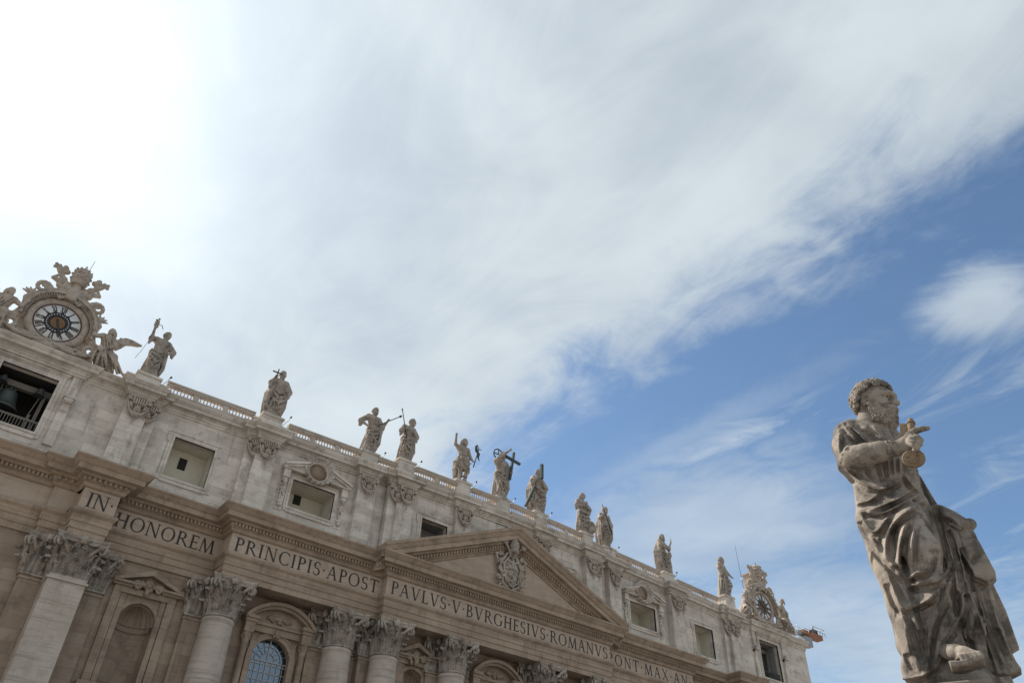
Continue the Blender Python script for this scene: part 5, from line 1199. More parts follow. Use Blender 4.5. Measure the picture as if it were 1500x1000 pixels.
# ------------------------------------------------------------------ floodlights on bent arms beside the statue blocks, masts, work cradle
SIDE = {-XE: 'beside the saint raising a club', -XD: 'beside the saint holding a small hand cross', -XC: 'beside the saint with a slanting spear', -XB: 'beside the saint with an upright lance',
        -XA: 'beside the bare-legged saint pointing upward', 0.0: 'beside the statue with the tall dark cross', XA: 'beside the saint behind slanted cross beams', XC: 'beside the saint with a thin staff', XD: 'beside the saint lifting a knife'}
for x in PEDX:
    if x not in SIDE: continue
    y = PEDS[x][0]
    t = thing('floodlight', 'small floodlight on a bent arm '+SIDE[x], 'floodlight', (x+1.12, y+0.3, PEDS[x][1]-0.75), 0, 'floodlights beside the statues')
    MB().tube([(0, 0.2, 0), (0.06, 0.05, 0.25), (0.45, -0.15, 0.85), (0.52, -0.2, 1.2)], 0.032, 6).box(-0.12, 0.12, 0.08, 0.32, -0.12, 0.04).obj('arm', M_STEEL, t)
    MB().lathe([(0.05, 0), (0.09, 0.08), (0.1, 0.2), (0.02, 0.22)], 10).xf(Matrix.Translation((0.52, -0.2, 1.15)) @ Matrix.Rotation(0.5, 4, 'Y')).obj('lamp_head', M_IRON, t)
t = thing('lightning_rod', 'thin lightning rod rising behind the left clock tiara', 'lightning rod', (-OX+0.25, 0.8, CZ+5.3), 0, 'lightning rods on the clocks'); MB().tube([(0, 0, 0), (0.1, 0, 3.2)], [0.035, 0.02], 5).obj('rod', M_IRON, t); MB().tube([(0.04, 0, 1.5), (0.055, 0, 2.0)], 0.06, 6).obj('insulator', M_STEEL, t)
t = thing('lightning_rod', 'long thin lightning rod left of the right clock crest', 'lightning rod', (OX-1.2, 1.6, CZ+3.0), 0, 'lightning rods on the clocks'); MB().tube([(0, 0, 0), (-0.4, 0, 6.6)], [0.04, 0.02], 5).obj('rod', M_IRON, t); MB().tube([(-0.06, 0, 1.0), (-0.09, 0, 1.5)], 0.06, 6).obj('insulator', M_STEEL, t)
t = thing('antenna_mast', 'short antenna behind the angel on the right clock', 'antenna', (OX+5.0, 0.9, 40.2), 0); MB().tube([(0, 0, 0), (0, 0, 6.6)], 0.05, 6).obj('pole', M_STEEL, t); MB().box(0.05, 0.22, -0.08, 0.08, 5.9, 6.5).obj('panel', M_STEEL, t)
t = thing('antenna_mast', 'small branching antenna at the right end of the roof', 'antenna', (57.2, 0.4, 40.2), 0); MB().tube([(0, 0, 0), (0, 0, 2.6)], 0.04, 6).obj('pole', M_STEEL, t); MB().tube([(-0.7, 0, 1.4), (0.7, 0, 1.4)], 0.035, 5).tube([(-0.5, 0, 2.2), (0.9, 0, 2.2)], 0.035, 5).obj('crossarm', M_STEEL, t)
t = thing('lift_platform', 'orange lift platform with railings reaching out past the right end of the roof', 'lift platform', (57.0, 3.4, 40.6), 0); t.scale = (0.85, 0.85, 0.85)
a = MB().tube([(-2.0, 0, 1.0), (3.5, 0, 2.6), (7.6, 0, 3.0)], 0.12, 8).box(5.4, 7.6, -0.3, 0.3, 3.2, 3.7); a.obj('boom', M_STEEL, t)
MB().box(7.2, 12.9, -0.7, 0.7, 3.2, 3.75).box(7.2, 8.8, -0.5, 0.5, 3.75, 4.1).box(10.0, 12.9, -0.7, 0.7, 3.75, 4.05).obj('deck', M_ORANGE, t)
r_ = MB()
for i in range(6):
    for yv in (-0.85, 0.85): r_.tube([(9.6+0.8*i, yv, 3.9), (9.6+0.8*i, yv, 5.2)], 0.045, 5)
for yv in (-0.85, 0.85):
    for zv in (4.55, 5.2): r_.tube([(9.6, yv, zv), (13.6, yv, zv)], 0.045, 5)
r_.tube([(13.6, -0.85, 5.2), (13.6, 0.85, 5.2)], 0.045, 5); r_.obj('guard_rail', M_STEEL, t)
MB().box(10.6, 11.9, -0.5, 0.5, 3.92, 4.9).tube([(11.2, 0, 4.9), (11.5, 0, 5.6)], 0.1, 6).obj('motor', M_IRON, t)
MB().box(6.9, 9.2, -0.6, 0.6, 1.2, 2.85).tube([(7.3, 0, 2.8), (7.3, 0, 3.1)], 0.05, 5).tube([(8.8, 0, 2.8), (8.8, 0, 3.1)], 0.05, 5).obj('counterweight', M_STEEL, t)

# ------------------------------------------------------------------ the near statue: bearded man with keys, about 5.5 m tall
PA = np.array([-35.28, -58.59, 5.38]); PAZ = math.radians(67.24)
PR = np.array([math.cos(PAZ), -math.sin(PAZ), 0]); PN = np.array([math.sin(PAZ), math.cos(PAZ), 0])
VP = np.array([(CAM-PA) @ PR, (CAM-PA) @ PN, CAM[2]-PA[2]])              # where a person looking up at it stands, in the statue's own frame
def sightline(zu, zv, u0, v0, s):
    u, v = u0+zu/s, v0+zv/s; d = CF+CR*(u-750)/FPX-CU*(v-500)/FPX; d = np.array([d @ PR, d @ PN, d[2]]); return d/np.linalg.norm(d)
def Sd(f): return lambda zu, zv, y=0.0: (lambda d: VP+d*(y-VP[1])/d[1])(sightline(zu, zv, *f))
A1, A2, A3 = (1180, 540, 2.1739), (1210, 545, 5.5556), (1240, 700, 3.3346)   # three working drawings of it
S1, S2, S3 = Sd(A1), Sd(A2), Sd(A3)
st = thing('statue', 'huge weathered marble statue of a bearded robed man pointing and holding keys', 'statue', tuple(PA), -PAZ)
c = Carve((-1.25, -1.25, -0.75), (1.55, 1.0, 5.65), 0.0165)
# body
c.chain([S1(250, 400, 0.0), S1(262, 470, 0.0), S1(310, 600, 0.0), S1(365, 760, 0.0), S1(420, 960, 0.05)], (0.44, 0.48, 0.5, 0.46, 0.4), 0.15, sq=(1, 0.8, 1))
c.chain([S1(245, 400, 0.0), S1(225, 300, 0.0), S1(215, 235, 0.05)], (0.44, 0.47, 0.44), 0.15, sq=(1, 0.85, 1))
c.cone(S1(150, 205, 0.02), S1(265, 235, 0.15), 0.27, 0.25, 0.15)
c.cone(S1(205, 200, 0.02), S1(200, 150, 0.0), 0.22, 0.17, 0.08)
c.chain([S1(316, 330, 0.02), S1(334, 440, 0.04), S1(376, 570, 0.06), S1(412, 700, 0.05), S1(452, 880, 0.05)], (0.22, 0.25, 0.27, 0.26, 0.24), 0.1, sq=(1, 0.85, 1))
c.slab([S1(*q, 0.45)[[0, 2]] for q in ((345, 330), (368, 345), (400, 400), (432, 452), (470, 480), (520, 620), (570, 800), (600, 940), (600, 985), (450, 985), (420, 760), (390, 560), (350, 430))][::-1], 0.36, 0.66, 0.05, 0.05)
c.chain([S1(270, 640, 0.3), S1(335, 880, 0.3), (-0.34, 0.3, -0.3)], (0.2, 0.2, 0.22), 0.08)
# bent leg: thigh, knee, shin
c.chain([S1(320, 480, -0.2), S1(368, 585, -0.48), S1(400, 700, -0.35), S1(470, 900, -0.1)], (0.33, 0.27, 0.2, 0.17), 0.16)
c.chain([S1(230, 480, -0.1), S1(285, 640, -0.2), S1(345, 820, -0.15), S1(385, 960, -0.05)], (0.3, 0.24, 0.22, 0.2), 0.14)
# cloak hanging behind on the left, and over the far arm on the right
c.slab([S1(*q)[[0, 2]] for q in ((165, 400), (190, 500), (235, 640), (290, 790), (322, 900), (345, 880), (300, 700), (240, 480))][::-1], 0.05, 0.45, 0.06, 0.06)
c.slab([S1(*q, 0.2)[[0, 2]] for q in ((418, 450), (440, 452), (480, 472), (515, 492), (560, 572), (607, 660), (596, 674), (582, 688), (540, 668), (500, 600), (455, 520))][::-1], -0.02, 0.42, 0.018, 0.02)
c.slab([S1(*q, 0.35)[[0, 2]] for q in ((470, 540), (540, 640), (580, 670), (610, 760), (640, 880), (672, 940), (690, 965), (650, 985), (590, 975), (545, 880), (500, 720))][::-1], 0.16, 0.5, 0.02, 0.02)
c.slab([S1(*q, 0.5)[[0, 2]] for q in ((560, 650), (592, 675), (640, 775), (680, 888), (656, 903), (620, 830))][::-1], 0.42, 0.62, 0.015, 0.015)
c.chain([S1(418, 470, 0.1), S1(450, 560, 0.06), S1(490, 690, 0.02), S1(530, 800, 0.02), S1(555, 930, 0.06)], (0.09, 0.11, 0.12, 0.13, 0.13), 0.06)
c.chain([S1(420, 455, 0.1), S1(465, 478, 0.0), S1(500, 500, 0.05)], (0.13, 0.12, 0.1), 0.05)                # covered far hand
for k in range(4): c.cone(S1(452+10*k, 474+4*k, -0.08), S1(462+10*k, 492+5*k, -0.1), 0.04, 0.03, 0.02)
c.chain([S1(505, 510, 0.2), S1(523, 493, 0.15)], (0.085, 0.095), 0.03); c.cone(S1(520, 497, 0.02), S1(526, 494, 0.3), 0.1, 0.09, 0.02)
# sleeve and bare forearm
c.chain([S2(165, 505, 0.0), S2(165, 600, -0.2), S2(195, 690, -0.3)], (0.235, 0.245, 0.235), 0.06)
c.chain([S2(110, 640, -0.1), S2(150, 770, -0.1), S2(230, 850, -0.05)], (0.09, 0.11, 0.13), 0.06)
c.chain([S2(215, 690, -0.42), S2(330, 670, -0.55), S2(450, 640, -0.62), S2(575, 620, -0.7), S2(625, 600, -0.74)], (0.205, 0.2, 0.175, 0.125, 0.115), 0.035)
ring = []
for t in np.linspace(0, 2*PI, 17): ring.append(S2(172+55*math.cos(t)-10*math.sin(t), 668+105*math.sin(t), -0.36-0.24*math.cos(t)))
# hand: palm, pointing finger, three curled fingers, thumb
def HANDS():
    c.chain([S2(610, 600, -0.74), S2(655, 575, -0.77), S2(690, 540, -0.79)], (0.115, 0.115, 0.095), 0.03)
    c.cone(S2(665, 612, -0.76), S2(700, 600, -0.78), 0.095, 0.08, 0.03)
    c.chain([S2(678, 512, -0.82), S2(722, 480, -0.86), S2(770, 463, -0.88), S2(828, 455, -0.89)], (0.07, 0.06, 0.052, 0.04), 0.015)
    for (k0, k1, k2, k3), r in (((S2(690, 520, -0.86), S2(738, 528, -0.95), S2(768, 552, -0.93), S2(745, 578, -0.86)), 0.054), ((S2(682, 545, -0.9), S2(730, 560, -0.98), S2(762, 583, -0.95), S2(738, 606, -0.87)), 0.054), ((S2(672, 572, -0.9), S2(714, 592, -0.97), S2(742, 614, -0.94), S2(718, 636, -0.86)), 0.05)):
        c.chain([k0, k1, k2, k3], (r*1.0, r*0.98, r*0.95, r*0.85), 0.008)
    K = [((690, 520), (738, 528), (768, 552)), ((682, 545), (730, 560), (762, 583)), ((672, 572), (714, 592), (742, 614)), ((664, 600), (702, 618), (725, 640))]
    for A_, B_ in zip(K[:-1], K[1:]):                           # clefts between the curled fingers
        pts = [S2((a[0]+b[0])/2, (a[1]+b[1])/2, -0.99-0.02*i) for i, (a, b) in enumerate(zip(A_, B_))]; c.chain(pts, (0.02, 0.028, 0.03), 0.008, True)
    c.chain([S2(705, 505, -0.93), S2(745, 512, -1.0), S2(775, 530, -0.98)], (0.015, 0.022, 0.022), 0.008, True)
    c.chain([S2(635, 565, -0.72), S2(668, 525, -0.72), S2(700, 498, -0.76)], (0.07, 0.06, 0.048), 0.012)
# head, turned to the right and a little down
hc = S2(392, 262, -0.02); fy = math.radians(68); pd_ = math.radians(12)
f0 = np.array([math.sin(fy), -math.cos(fy), 0]); hl = np.array([math.cos(fy), math.sin(fy), 0]); hu = np.array([0, 0, 1.0])
hf = f0*math.cos(pd_)-hu*math.sin(pd_); hu = hu*math.cos(pd_)+f0*math.sin(pd_); HR = np.array([hf, hl, hu])
def Q(a, b, u): return hc+hf*a+hl*b+hu*u
c.cone(Q(-0.1, 0, -0.2), S2(350, 430, 0.0), 0.185, 0.22, 0.06)
c.ell(Q(-0.02, 0, 0.1), (0.35, 0.285, 0.345), 0.04, R=HR); c.ell(Q(0.12, 0, -0.1), (0.235, 0.215, 0.33), 0.05, R=HR)
BROW = lambda: c.chain([Q(0.27, -0.19, 0.085), Q(0.345, -0.12, 0.118), Q(0.375, -0.04, 0.105), Q(0.375, 0.04, 0.105), Q(0.345, 0.12, 0.118), Q(0.27, 0.19, 0.085)], (0.035, 0.045, 0.05, 0.05, 0.045, 0.035), 0.02)
c.chain([Q(0.33, 0, 0.09), Q(0.395, 0, 0.0), Q(0.435, 0, -0.085)], (0.04, 0.045, 0.06), 0.025)
for s_ in (-1, 1):
    c.ell(Q(0.36, s_*0.112, 0.028), (0.13, 0.088, 0.062), 0.012, True, R=HR); c.ell(Q(0.24, s_*0.105, 0.022), 0.056, 0.006)
    c.chain([Q(0.325, s_*0.06, 0.05), Q(0.325, s_*0.11, 0.065), Q(0.29, s_*0.155, 0.045)], 0.018, 0.012); c.chain([Q(0.325, s_*0.06, 0.015), Q(0.32, s_*0.11, 0.0), Q(0.29, s_*0.15, 0.015)], 0.016, 0.012)
    c.ell(Q(0.385, s_*0.05, -0.09), (0.045, 0.035, 0.035), 0.02, R=HR); c.ell(Q(0.23, s_*0.14, -0.1), (0.11, 0.08, 0.09), 0.05, R=HR)
    c.chain([Q(0.37, s_*0.015, -0.16), Q(0.345, s_*0.09, -0.185), Q(0.28, s_*0.16, -0.25), Q(0.23, s_*0.18, -0.32)], (0.045, 0.05, 0.05, 0.035), 0.02)
    e = lambda a, u: Q(-0.02+a, s_*0.285, -0.02+u)                       # ears
    c.chain([e(0.05, -0.08), e(-0.01, -0.1), e(-0.06, -0.03), e(-0.06, 0.06), e(0.0, 0.11), e(0.06, 0.07)], 0.026, 0.012); c.ell(e(0.0, 0.0), (0.04, 0.03, 0.06), 0.02)
c.chain([Q(0.36, -0.06, -0.225), Q(0.375, 0, -0.22), Q(0.36, 0.06, -0.225)], 0.028, 0.012)
BROW()
c.ell(Q(0.2, 0, -0.38), (0.2, 0.2, 0.2), 0.05, R=HR); c.ell(Q(0.28, 0, -0.5), (0.13, 0.12, 0.13), 0.05, R=HR)
# stone plinth under the feet, the foot with its sandal
c.slab([(-0.66, -0.74), (0.74, -0.74), (0.72, -0.3), (-0.6, -0.3)], -0.72, 0.62, 0.03, 0.03)
c.cone(S1(385, 960, 0.0), (-0.1, 0.0, -0.3), 0.36, 0.36, 0.1, sq=(1, 0.85, 1)); c.cone(S1(470, 950, 0.1), (0.4, 0.1, -0.3), 0.24, 0.26, 0.1)
def FOOT():
    c.chain([S1(342, 890, 0.1), S1(366, 940, 0.05), (-0.26, 0.05, -0.3)], (0.08, 0.12, 0.13), 0.06)
    c.chain([S1(452, 900, -0.35), S1(480, 902, -0.52), S1(508, 906, -0.64), S1(532, 909, -0.7)], (0.11, 0.115, 0.1, 0.075), 0.03)
    for k in range(5):
        r = 0.034+0.0028*k; c.chain([S1(490+13.0*k, 911-1.2*k, -0.68), S1(498+13.6*k, 915-1.8*k, -0.78), S1(503+14*k, 925-2.8*k, -0.8)], (r, r*1.05, r), 0.008)
    c.slab([S1(*q, -0.66)[[0, 2]] for q in ((457, 938), (466, 957), (508, 956), (570, 930), (568, 919), (506, 937))][::-1], -0.84, -0.4, 0.02, 0.012)
    c.chain([S1(470, 880, -0.5), S1(488, 905, -0.66), S1(500, 935, -0.72)], 0.018, 0.01); c.chain([S1(478, 925, -0.62), S1(510, 905, -0.74), S1(540, 905, -0.76)], 0.018, 0.01)
# drapery: crest lines drawn over the figure give a relief with sharp crests and scooped hollows, then the skin is pushed out by it
U, Lo, Al = (S2, A2), (S3, A3), (S1, A1)
PXR = 3.0                                                     # relief cells per drawing unit of the photo-sized sketch
RW, RH = int(320*PXR), int(480*PXR); POS = np.zeros((RH, RW), np.float32); NEG = np.zeros((RH, RW), np.float32); MM = 68.0*PXR
def spline(P, k=6):
    P = [np.array(p, float) for p in P]; out = []
    for i in range(len(P)-1):
        p0, p1, p2, p3 = P[max(i-1, 0)], P[i], P[i+1], P[min(i+2, len(P)-1)]
        for t in np.linspace(0, 1, k+1)[:-1]: out.append(0.5*((2*p1)+(-p0+p2)*t+(2*p0-5*p1+4*p2-p3)*t*t+(-p0+3*p1-3*p2+p3)*t**3))
    return np.array(out+[P[-1]])
def crease(F3, pts, A, w, hollow=0.75, neg=False, flip=1):
    u0, v0, sc = F3[1]; L = spline(pts)/sc*PXR+np.array(((u0-1180)*PXR, (v0-530)*PXR)); n = len(L)-1; w = w*MM; m = w*5
    x0, y0 = np.maximum(L.min(0)-m, 0).astype(int); x1, y1 = np.minimum(L.max(0)+m, (RW-1, RH-1)).astype(int)
    if x1 <= x0 or y1 <= y0: return
    X, Y = np.meshgrid(np.arange(x0, x1), np.arange(y0, y1)); D = np.full(X.shape, 1e9); T = np.zeros(X.shape); SG = np.zeros(X.shape)
    for i in range(n):
        a, e = L[i], L[i+1]-L[i]; wx, wy = X-a[0], Y-a[1]; t = np.clip((wx*e[0]+wy*e[1])/max(1e-6, e@e), 0, 1)
        d = np.hypot(wx-t*e[0], wy-t*e[1]); q = d < D; D[q] = d[q]; T[q] = ((i+t)/n)[q]
        nx, ny = -e[1], e[0]; fl = 1 if ny+0.35*nx > 0 else -1; SG[q] = (np.sign(wx*nx+wy*ny)*fl*flip)[q]
    env = np.clip(np.sin(PI*np.clip(T*0.94+0.03, 0, 1)), 0, 1)**0.5*A
    if neg: NEG[y0:y1, x0:x1] = np.minimum(NEG[y0:y1, x0:x1], -env*np.exp(-(D/w)**2)); return
    wl = np.where(SG > 0, 0.55*w, 1.25*w)
    POS[y0:y1, x0:x1] = np.maximum(POS[y0:y1, x0:x1], env*np.exp(-(D/wl)**1.15))
    NEG[y0:y1, x0:x1] = np.minimum(NEG[y0:y1, x0:x1], np.where(SG > 0, -env*hollow*np.exp(-((D-1.7*w)/(0.9*w))**2), 0))
def grooves(F3, L):
    for r, p in L: crease(F3, p, r*1.5, r*0.9, neg=True)
def ridges(F3, L):
    for r, p in L: crease(F3, p, r*2.0, r*1.0, 0.9)
grooves(Lo, ((0.08, ((172, 395), (165, 320), (190, 250), (235, 190))), (0.07, ((228, 400), (240, 310), (268, 215))), (0.075, ((288, 450), (284, 340), (305, 250))),
    (0.085, ((405, 60), (440, 170), (468, 290), (483, 400), (462, 475))), (0.09, ((305, 545), (360, 535), (410, 525), (445, 515))), (0.09, ((350, 640), (368, 710), (385, 690), (425, 620))),
    (0.08, ((392, 700), (385, 800), (400, 900))), (0.1, ((540, 540), (532, 650), (490, 760), (455, 820))), (0.09, ((590, 775), (612, 850), (640, 930))), (0.08, ((520, 330), (545, 450), (560, 560))),
    (0.06, ((60, 115), (110, 130), (170, 90))), (0.06, ((120, 178), (200, 140), (280, 105), (335, 60))), (0.07, ((225, 480), (260, 560), (285, 610))), (0.06, ((95, 250), (130, 280), (165, 330))),
    (0.07, ((470, 500), (465, 580), (430, 650))), (0.08, ((300, 660), (330, 760), (370, 900))), (0.07, ((600, 640), (650, 760), (700, 880), (730, 960))), (0.07, ((640, 380), (600, 420), (560, 380)))))
ridges(Lo, ((0.05, ((48, 128), (110, 108), (168, 68))), (0.055, ((108, 160), (190, 128), (270, 90), (345, 38))), (0.05, ((68, 158), (130, 170), (205, 158), (292, 108), (335, 90))),
    (0.06, ((72, 170), (92, 225), (140, 262), (190, 205), (218, 165))), (0.075, ((190, 388), (192, 300), (220, 228), (272, 178), (335, 138))), (0.075, ((272, 455), (254, 400), (264, 300), (292, 208))),
    (0.06, ((118, 300), (160, 358), (212, 412), (262, 470), (305, 492))), (0.06, ((300, 498), (340, 462), (385, 448), (418, 372))), (0.065, ((308, 522), (380, 522), (450, 494), (482, 462), (494, 420))),
    (0.06, ((268, 625), (330, 624), (395, 596), (432, 566))), (0.06, ((198, 455), (228, 540), (262, 622), (300, 640), (345, 622))), (0.065, ((496, 430), (500, 525), (468, 606), (425, 690), (402, 790), (398, 900), (380, 980))),
    (0.075, ((572, 560), (560, 660), (510, 735), (455, 815), (442, 885), (400, 960))), (0.06, ((598, 590), (622, 690), (592, 772))), (0.06, ((378, 0), (402, 120), (442, 250), (472, 350), (496, 430), (520, 560))),
    (0.06, ((282, 700), (310, 850), (352, 930))), (0.055, ((532, 800), (482, 842), (440, 930))), (0.055, ((265, 640), (292, 722), (330, 850), (362, 932))), (0.05, ((420, 632), (400, 680), (380, 712))),
    (0.055, ((250, 985), (330, 972), (400, 950), (470, 905))), (0.05, ((110, 275), (150, 330), (190, 385))), (0.05, ((330, 245), (318, 330), (322, 420))), (0.045, ((345, 630), (362, 720), (392, 800))),
    (0.06, ((440, 165), (480, 260), (520, 400), (560, 560))), (0.06, ((510, 255), (560, 400), (600, 560), (680, 760), (740, 960))), (0.05, ((560, 440), (620, 490), (690, 520), (735, 478))), (0.055, ((690, 530), (740, 700), (800, 860))),
    (0.05, ((480, 180), (520, 200), (548, 228))), (0.05, ((640, 560), (700, 760), (760, 900))), (0.045, ((520, 360), (532, 470), (545, 560))), (0.05, ((560, 730), (590, 800), (612, 880)))))
grooves(U, ((0.05, ((425, 760), (440, 820), (455, 870))), (0.05, ((475, 730), (492, 800), (505, 860))), (0.05, ((528, 720), (540, 790), (545, 840))), (0.05, ((580, 700), (582, 770), (575, 830))), (0.08, ((190, 800), (290, 870), (400, 905))),
    (0.07, ((330, 790), (370, 850), (420, 900))), (0.05, ((330, 480), (420, 560), (520, 590))), (0.05, ((200, 450), (290, 560)))))
ridges(U, ((0.05, ((395, 765), (418, 850), (438, 895))), (0.045, ((450, 740), (468, 850), (485, 885))), (0.045, ((502, 720), (518, 845))), (0.045, ((552, 705), (562, 835))), (0.045, ((605, 692), (602, 810))), (0.045, ((150, 440), (205, 500), (250, 560))),
    (0.045, ((190, 432), (260, 500), (330, 562))), (0.05, ((300, 445), (380, 490), (450, 545), (560, 580))), (0.05, ((200, 835), (300, 905), (420, 950), (520, 930), (620, 850))), (0.05, ((160, 790), (250, 868), (350, 920))), (0.04, ((110, 500), (105, 590), (112, 660))),
    (0.05, ((640, 820), (690, 900), (760, 980))), (0.045, ((380, 440), (450, 520), (540, 560))), (0.04, ((240, 900), (340, 960), (440, 985)))))
fine = random.Random(8)
for i in range(60):                                            # slighter creases between the big folds
    u, v = fine.uniform(60, 620), fine.uniform(40, 930); L_ = fine.uniform(60, 170); a = math.radians(fine.uniform(50, 110) if fine.random() < 0.7 else fine.uniform(-20, 40))
    crease(Lo, ((u, v), (u+L_*0.5*math.cos(a)+fine.uniform(-14, 14), v+L_*0.5*math.sin(a)), (u+L_*math.cos(a), v+L_*math.sin(a))), 0.025, 0.03)
crease(U, ((252, 556), (200, 585), (150, 628), (124, 680), (120, 715)), 0.04, 0.035, 1.0, False, 1)
REL = POS*0.95+NEG
ARM_V = [S2(*q) for q in ((215, 690), (330, 670), (450, 640), (575, 620), (640, 590), (720, 560))]
ii = np.argwhere(np.abs(c.F) < 0.22); PW = c.lo+ii*c.h
dv = PW-VP; wcam = dv[:, 0]*(CF@PR)+dv[:, 1]*(CF@PN)+dv[:, 2]*CF[2]
ur = 750+FPX*(dv[:, 0]*(CR@PR)+dv[:, 1]*(CR@PN)+dv[:, 2]*CR[2])/wcam; vr = 500-FPX*(dv[:, 0]*(CU@PR)+dv[:, 1]*(CU@PN)+dv[:, 2]*CU[2])/wcam
xi = np.clip((ur-1180)*PXR, 0, RW-1.01); yi = np.clip((vr-530)*PXR, 0, RH-1.01); x0i, y0i = xi.astype(int), yi.astype(int); fx, fy_ = xi-x0i, yi-y0i
rv = REL[y0i, x0i]*(1-fx)*(1-fy_)+REL[y0i, x0i+1]*fx*(1-fy_)+REL[y0i+1, x0i]*(1-fx)*fy_+REL[y0i+1, x0i+1]*fx*fy_
front = np.clip((0.35-PW[:, 1])/0.3, 0, 1); HEADF = np.clip((np.linalg.norm(PW-hc, axis=1)-0.62)/0.12, 0, 1)
G_ = np.stack([c.F[tuple(np.clip(ii+e, 0, c.n-1).T)]-c.F[tuple(np.clip(ii-e, 0, c.n-1).T)] for e in np.eye(3, dtype=int)], 1); G_ /= np.maximum(np.linalg.norm(G_, axis=1, keepdims=True), 1e-6)
face = np.clip((-(G_*(dv/np.linalg.norm(dv, axis=1, keepdims=True))).sum(1)-0.08)/0.42, 0, 1)          # folds die out where the skin turns away
c.F[tuple(ii.T)] -= (rv*front*HEADF*face).astype(np.float32)
# the bare forearm and hand lie in front of the pleats: carve them last
c.chain([S2(215, 690, -0.42), S2(330, 670, -0.55), S2(450, 640, -0.62), S2(575, 620, -0.7), S2(625, 600, -0.74)], (0.205, 0.2, 0.175, 0.125, 0.115), 0.02)
HANDS()
FOOT()
body = c.obj('body', M_PETER, st, 0)
# curls of hair and beard are carved as their own pieces: small drilled snails
rr = random.Random(4)
h = Carve(hc-0.95, hc+0.75, 0.0125)
def curl(p, r, n):
    n = n/np.linalg.norm(n); h.ell(p, (r, r, r*1.05), 0.003); DR.append((p+n*r*0.95, r*0.5))
DR = []
h.ell(Q(-0.05, 0, 0.135), (0.335, 0.275, 0.32), 0.02, R=HR); h.ell(Q(0.34, 0, -0.2), (0.3, 0.36, 0.44), 0.02, True, R=HR); h.ell(Q(-0.1, 0, -0.47), (0.36, 0.5, 0.33), 0.02, True, R=HR)
for s_ in (-1, 1): h.ell(Q(-0.02, s_*0.3, -0.03), (0.12, 0.13, 0.16), 0.02, True, R=HR)
n = 270
for i in range(n):
    z = 1-1.66*(i+0.5)/n; a = i*2.39996; k = math.sqrt(max(0, 1-z*z)); x, y = k*math.cos(a), k*math.sin(a)
    if x > 0.36 and z < 0.4+0.12*(1-abs(y)): continue
    if x > -0.12 and z < 0.2 and abs(y) > 0.3: continue
    if x > 0.18 and z < 0.28: continue
    if z < -0.35 and x > -0.4: continue
    if z < -0.6: continue
    v = hf*x+hl*y+hu*z; curl(Q(-0.04+0.375*x, 0.31*y, 0.12+0.365*z)+v*rr.uniform(0.0, 0.03), rr.uniform(0.042, 0.054), v)
for p, r in DR: h.ell(p, r, 0.006, True)
h.obj('hair', M_PETER, st, 0)
h = Carve(hc-0.95, hc+0.75, 0.0125); DR.clear()
for s_ in (-1, 1):                                             # from the ears down the jaw
    for i in range(70):
        t = i/69; a0_, z0_ = 0.07+0.15*t, -0.14-0.34*t; wd = 0.05+0.09*math.sin(PI*min(1, t*1.2))
        da, dz = rr.uniform(-0.5, 1)*wd, rr.uniform(-1, 0.6)*wd; b_ = 0.275-0.1*t*t-0.25*max(0, da)
        curl(Q(a0_+da, s_*b_, z0_+dz), rr.uniform(0.036, 0.048), hf*0.3+hl*s_-hu*0.2)
for i in range(90):
    a = i*2.39996; k = math.sqrt((i+0.5)/90); p = (0.24+0.17*k*math.cos(a), 0.17*k*math.sin(a), -0.46-0.13*math.sqrt(max(0, 1-k*k))+0.07*k*math.cos(a))
    curl(Q(*p), rr.uniform(0.04, 0.05), hf*(0.4+math.cos(a))+hl*math.sin(a)-hu*0.5)
for i in range(26):
    b_ = rr.uniform(-1, 1); curl(Q(0.4-0.1*b_*b_, 0.13*b_, -0.33-rr.uniform(0, 0.12)), 0.042, hf+hl*b_*0.5)
for p, r in DR: h.ell(p, r, 0.006, True)
for s_ in (-1, 1): h.chain([Q(0.39, s_*0.02, -0.165), Q(0.375, s_*0.08, -0.185), Q(0.33, s_*0.14, -0.23), Q(0.28, s_*0.18, -0.29)], (0.04, 0.045, 0.04, 0.03), 0.012)
h.obj('beard', M_PETER, st, 0)
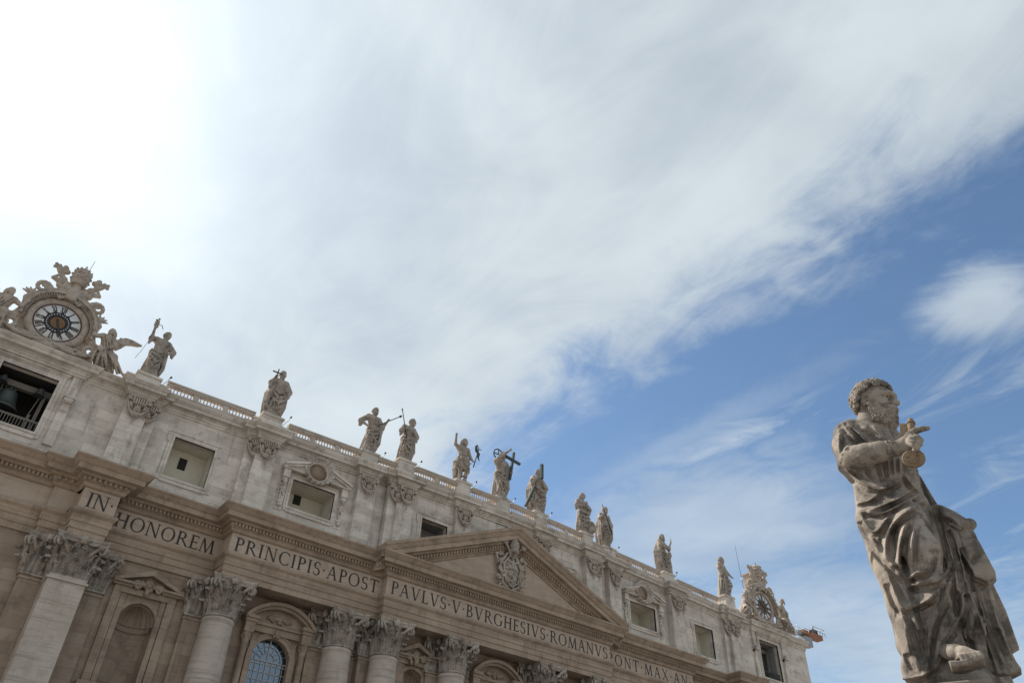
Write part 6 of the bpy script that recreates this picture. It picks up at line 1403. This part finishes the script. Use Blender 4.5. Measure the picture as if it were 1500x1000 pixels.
# two keys in the hand
kb = MB(); P1, P2 = Vector(S2(690, 400, -0.6)), Vector(S2(716, 700, -0.78))
kb.tube([P1, P1.lerp(P2, 0.12), P1.lerp(P2, 0.2), P2], [0.05, 0.062, 0.055, 0.055], 10).ball(tuple(P1), (0.055, 0.055, 0.07)); kb.tube([P1.lerp(P2, 0.05)-(P2-P1)*0.01, P1.lerp(P2, 0.07)], 0.075, 10)
bow = Vector(S2(714, 708, -0.8)); ux = Vector((1, 0, 0)); uz = Vector((0, 0.1, 1)).normalized(); nb = len(kb.v)
k2 = Carve(tuple(np.array(bow)-0.32), tuple(np.array(bow)+0.32), 0.014)
k2.slab([(bow.x+0.175*math.cos(t)*1.03, bow.z+0.155*math.sin(t)) for t in np.linspace(0, 2*PI, 28)[:-1]], bow.y-0.05, bow.y+0.06, 0.04, 0.02)
for s_ in (-1, 1): 
    for t in np.linspace(0, 2*PI, 7)[:-1]: k2.ell((bow.x+s_*0.075+0.042*math.cos(t), bow.y-0.06, bow.z+0.045*math.sin(t)+0.02), 0.022, 0.004)
    k2.ell((bow.x+s_*0.075, bow.y-0.06, bow.z+0.02), 0.02, 0.004, True)
    k2.chain([(bow.x+s_*0.075+0.075*math.cos(t), bow.y-0.05, bow.z+0.02+0.085*math.sin(t)) for t in np.linspace(0, 2*PI, 13)], 0.02, 0.004)
k2.ell((bow.x, bow.y-0.06, bow.z-0.09), 0.03, 0.006)
k2.chain([(bow.x+0.165*math.cos(t), bow.y-0.05, bow.z+0.145*math.sin(t)) for t in np.linspace(0, 2*PI, 25)], 0.018, 0.004)
kb.obj('key', M_KEY, st); k2.obj('key_bow', M_KEY, st, 0)
bit = MB(); c0 = [S2(600, 418, -0.58), S2(668, 416, -0.58), S2(678, 530, -0.66), S2(604, 532, -0.66)]; off = np.array((0, 0.11, 0.02))
bit.add([tuple(p) for p in c0]+[tuple(p+off) for p in c0], [(3, 2, 1, 0), (4, 5, 6, 7), (0, 1, 5, 4), (1, 2, 6, 5), (2, 3, 7, 6), (3, 0, 4, 7)])
bit.tube([Vector(S2(655, 520, -0.62)), Vector(S2(700, 690, -0.74))], 0.05, 8)
bit.obj('key', M_KEY, st)
m_ = MB()
def plate(zs): q = [S2(u, v, -0.592) for u, v in zs]; return m_.add([tuple(p) for p in q]+[tuple(p+np.array((0, 0.02, 0))) for p in q], [(3, 2, 1, 0), (4, 5, 6, 7), (0, 1, 5, 4), (1, 2, 6, 5), (2, 3, 7, 6), (3, 0, 4, 7)])
plate([(630, 432), (640, 432), (642, 470), (632, 470)]); plate([(616, 444), (654, 443), (655, 454), (617, 455)]); m_.obj('cut_cross', M_LETTER, st)
# pedestal below, square to the church front
t = thing('pedestal', 'square stone pedestal under the huge statue with keys', 'pedestal', (PA[0]+0.1, PA[1]+0.05, 0), 0)
MB().box(-1.35, 1.35, -1.35, 1.35, 0, 0.6).box(-1.2, 1.2, -1.2, 1.2, 0.6, 0.9).obj('base', M_PETER, t)
MB().box(-0.95, 0.95, -0.95, 0.95, 0.9, 4.2).obj('die', M_PETER, t)
MB().box(-1.0, 1.0, -1.0, 1.0, 4.2, 4.35).box(-1.08, 1.08, -1.08, 1.08, 4.35, 4.5).box(-1.15, 1.15, -1.15, 1.15, 4.5, 4.78).obj('cap', M_PETER, t)
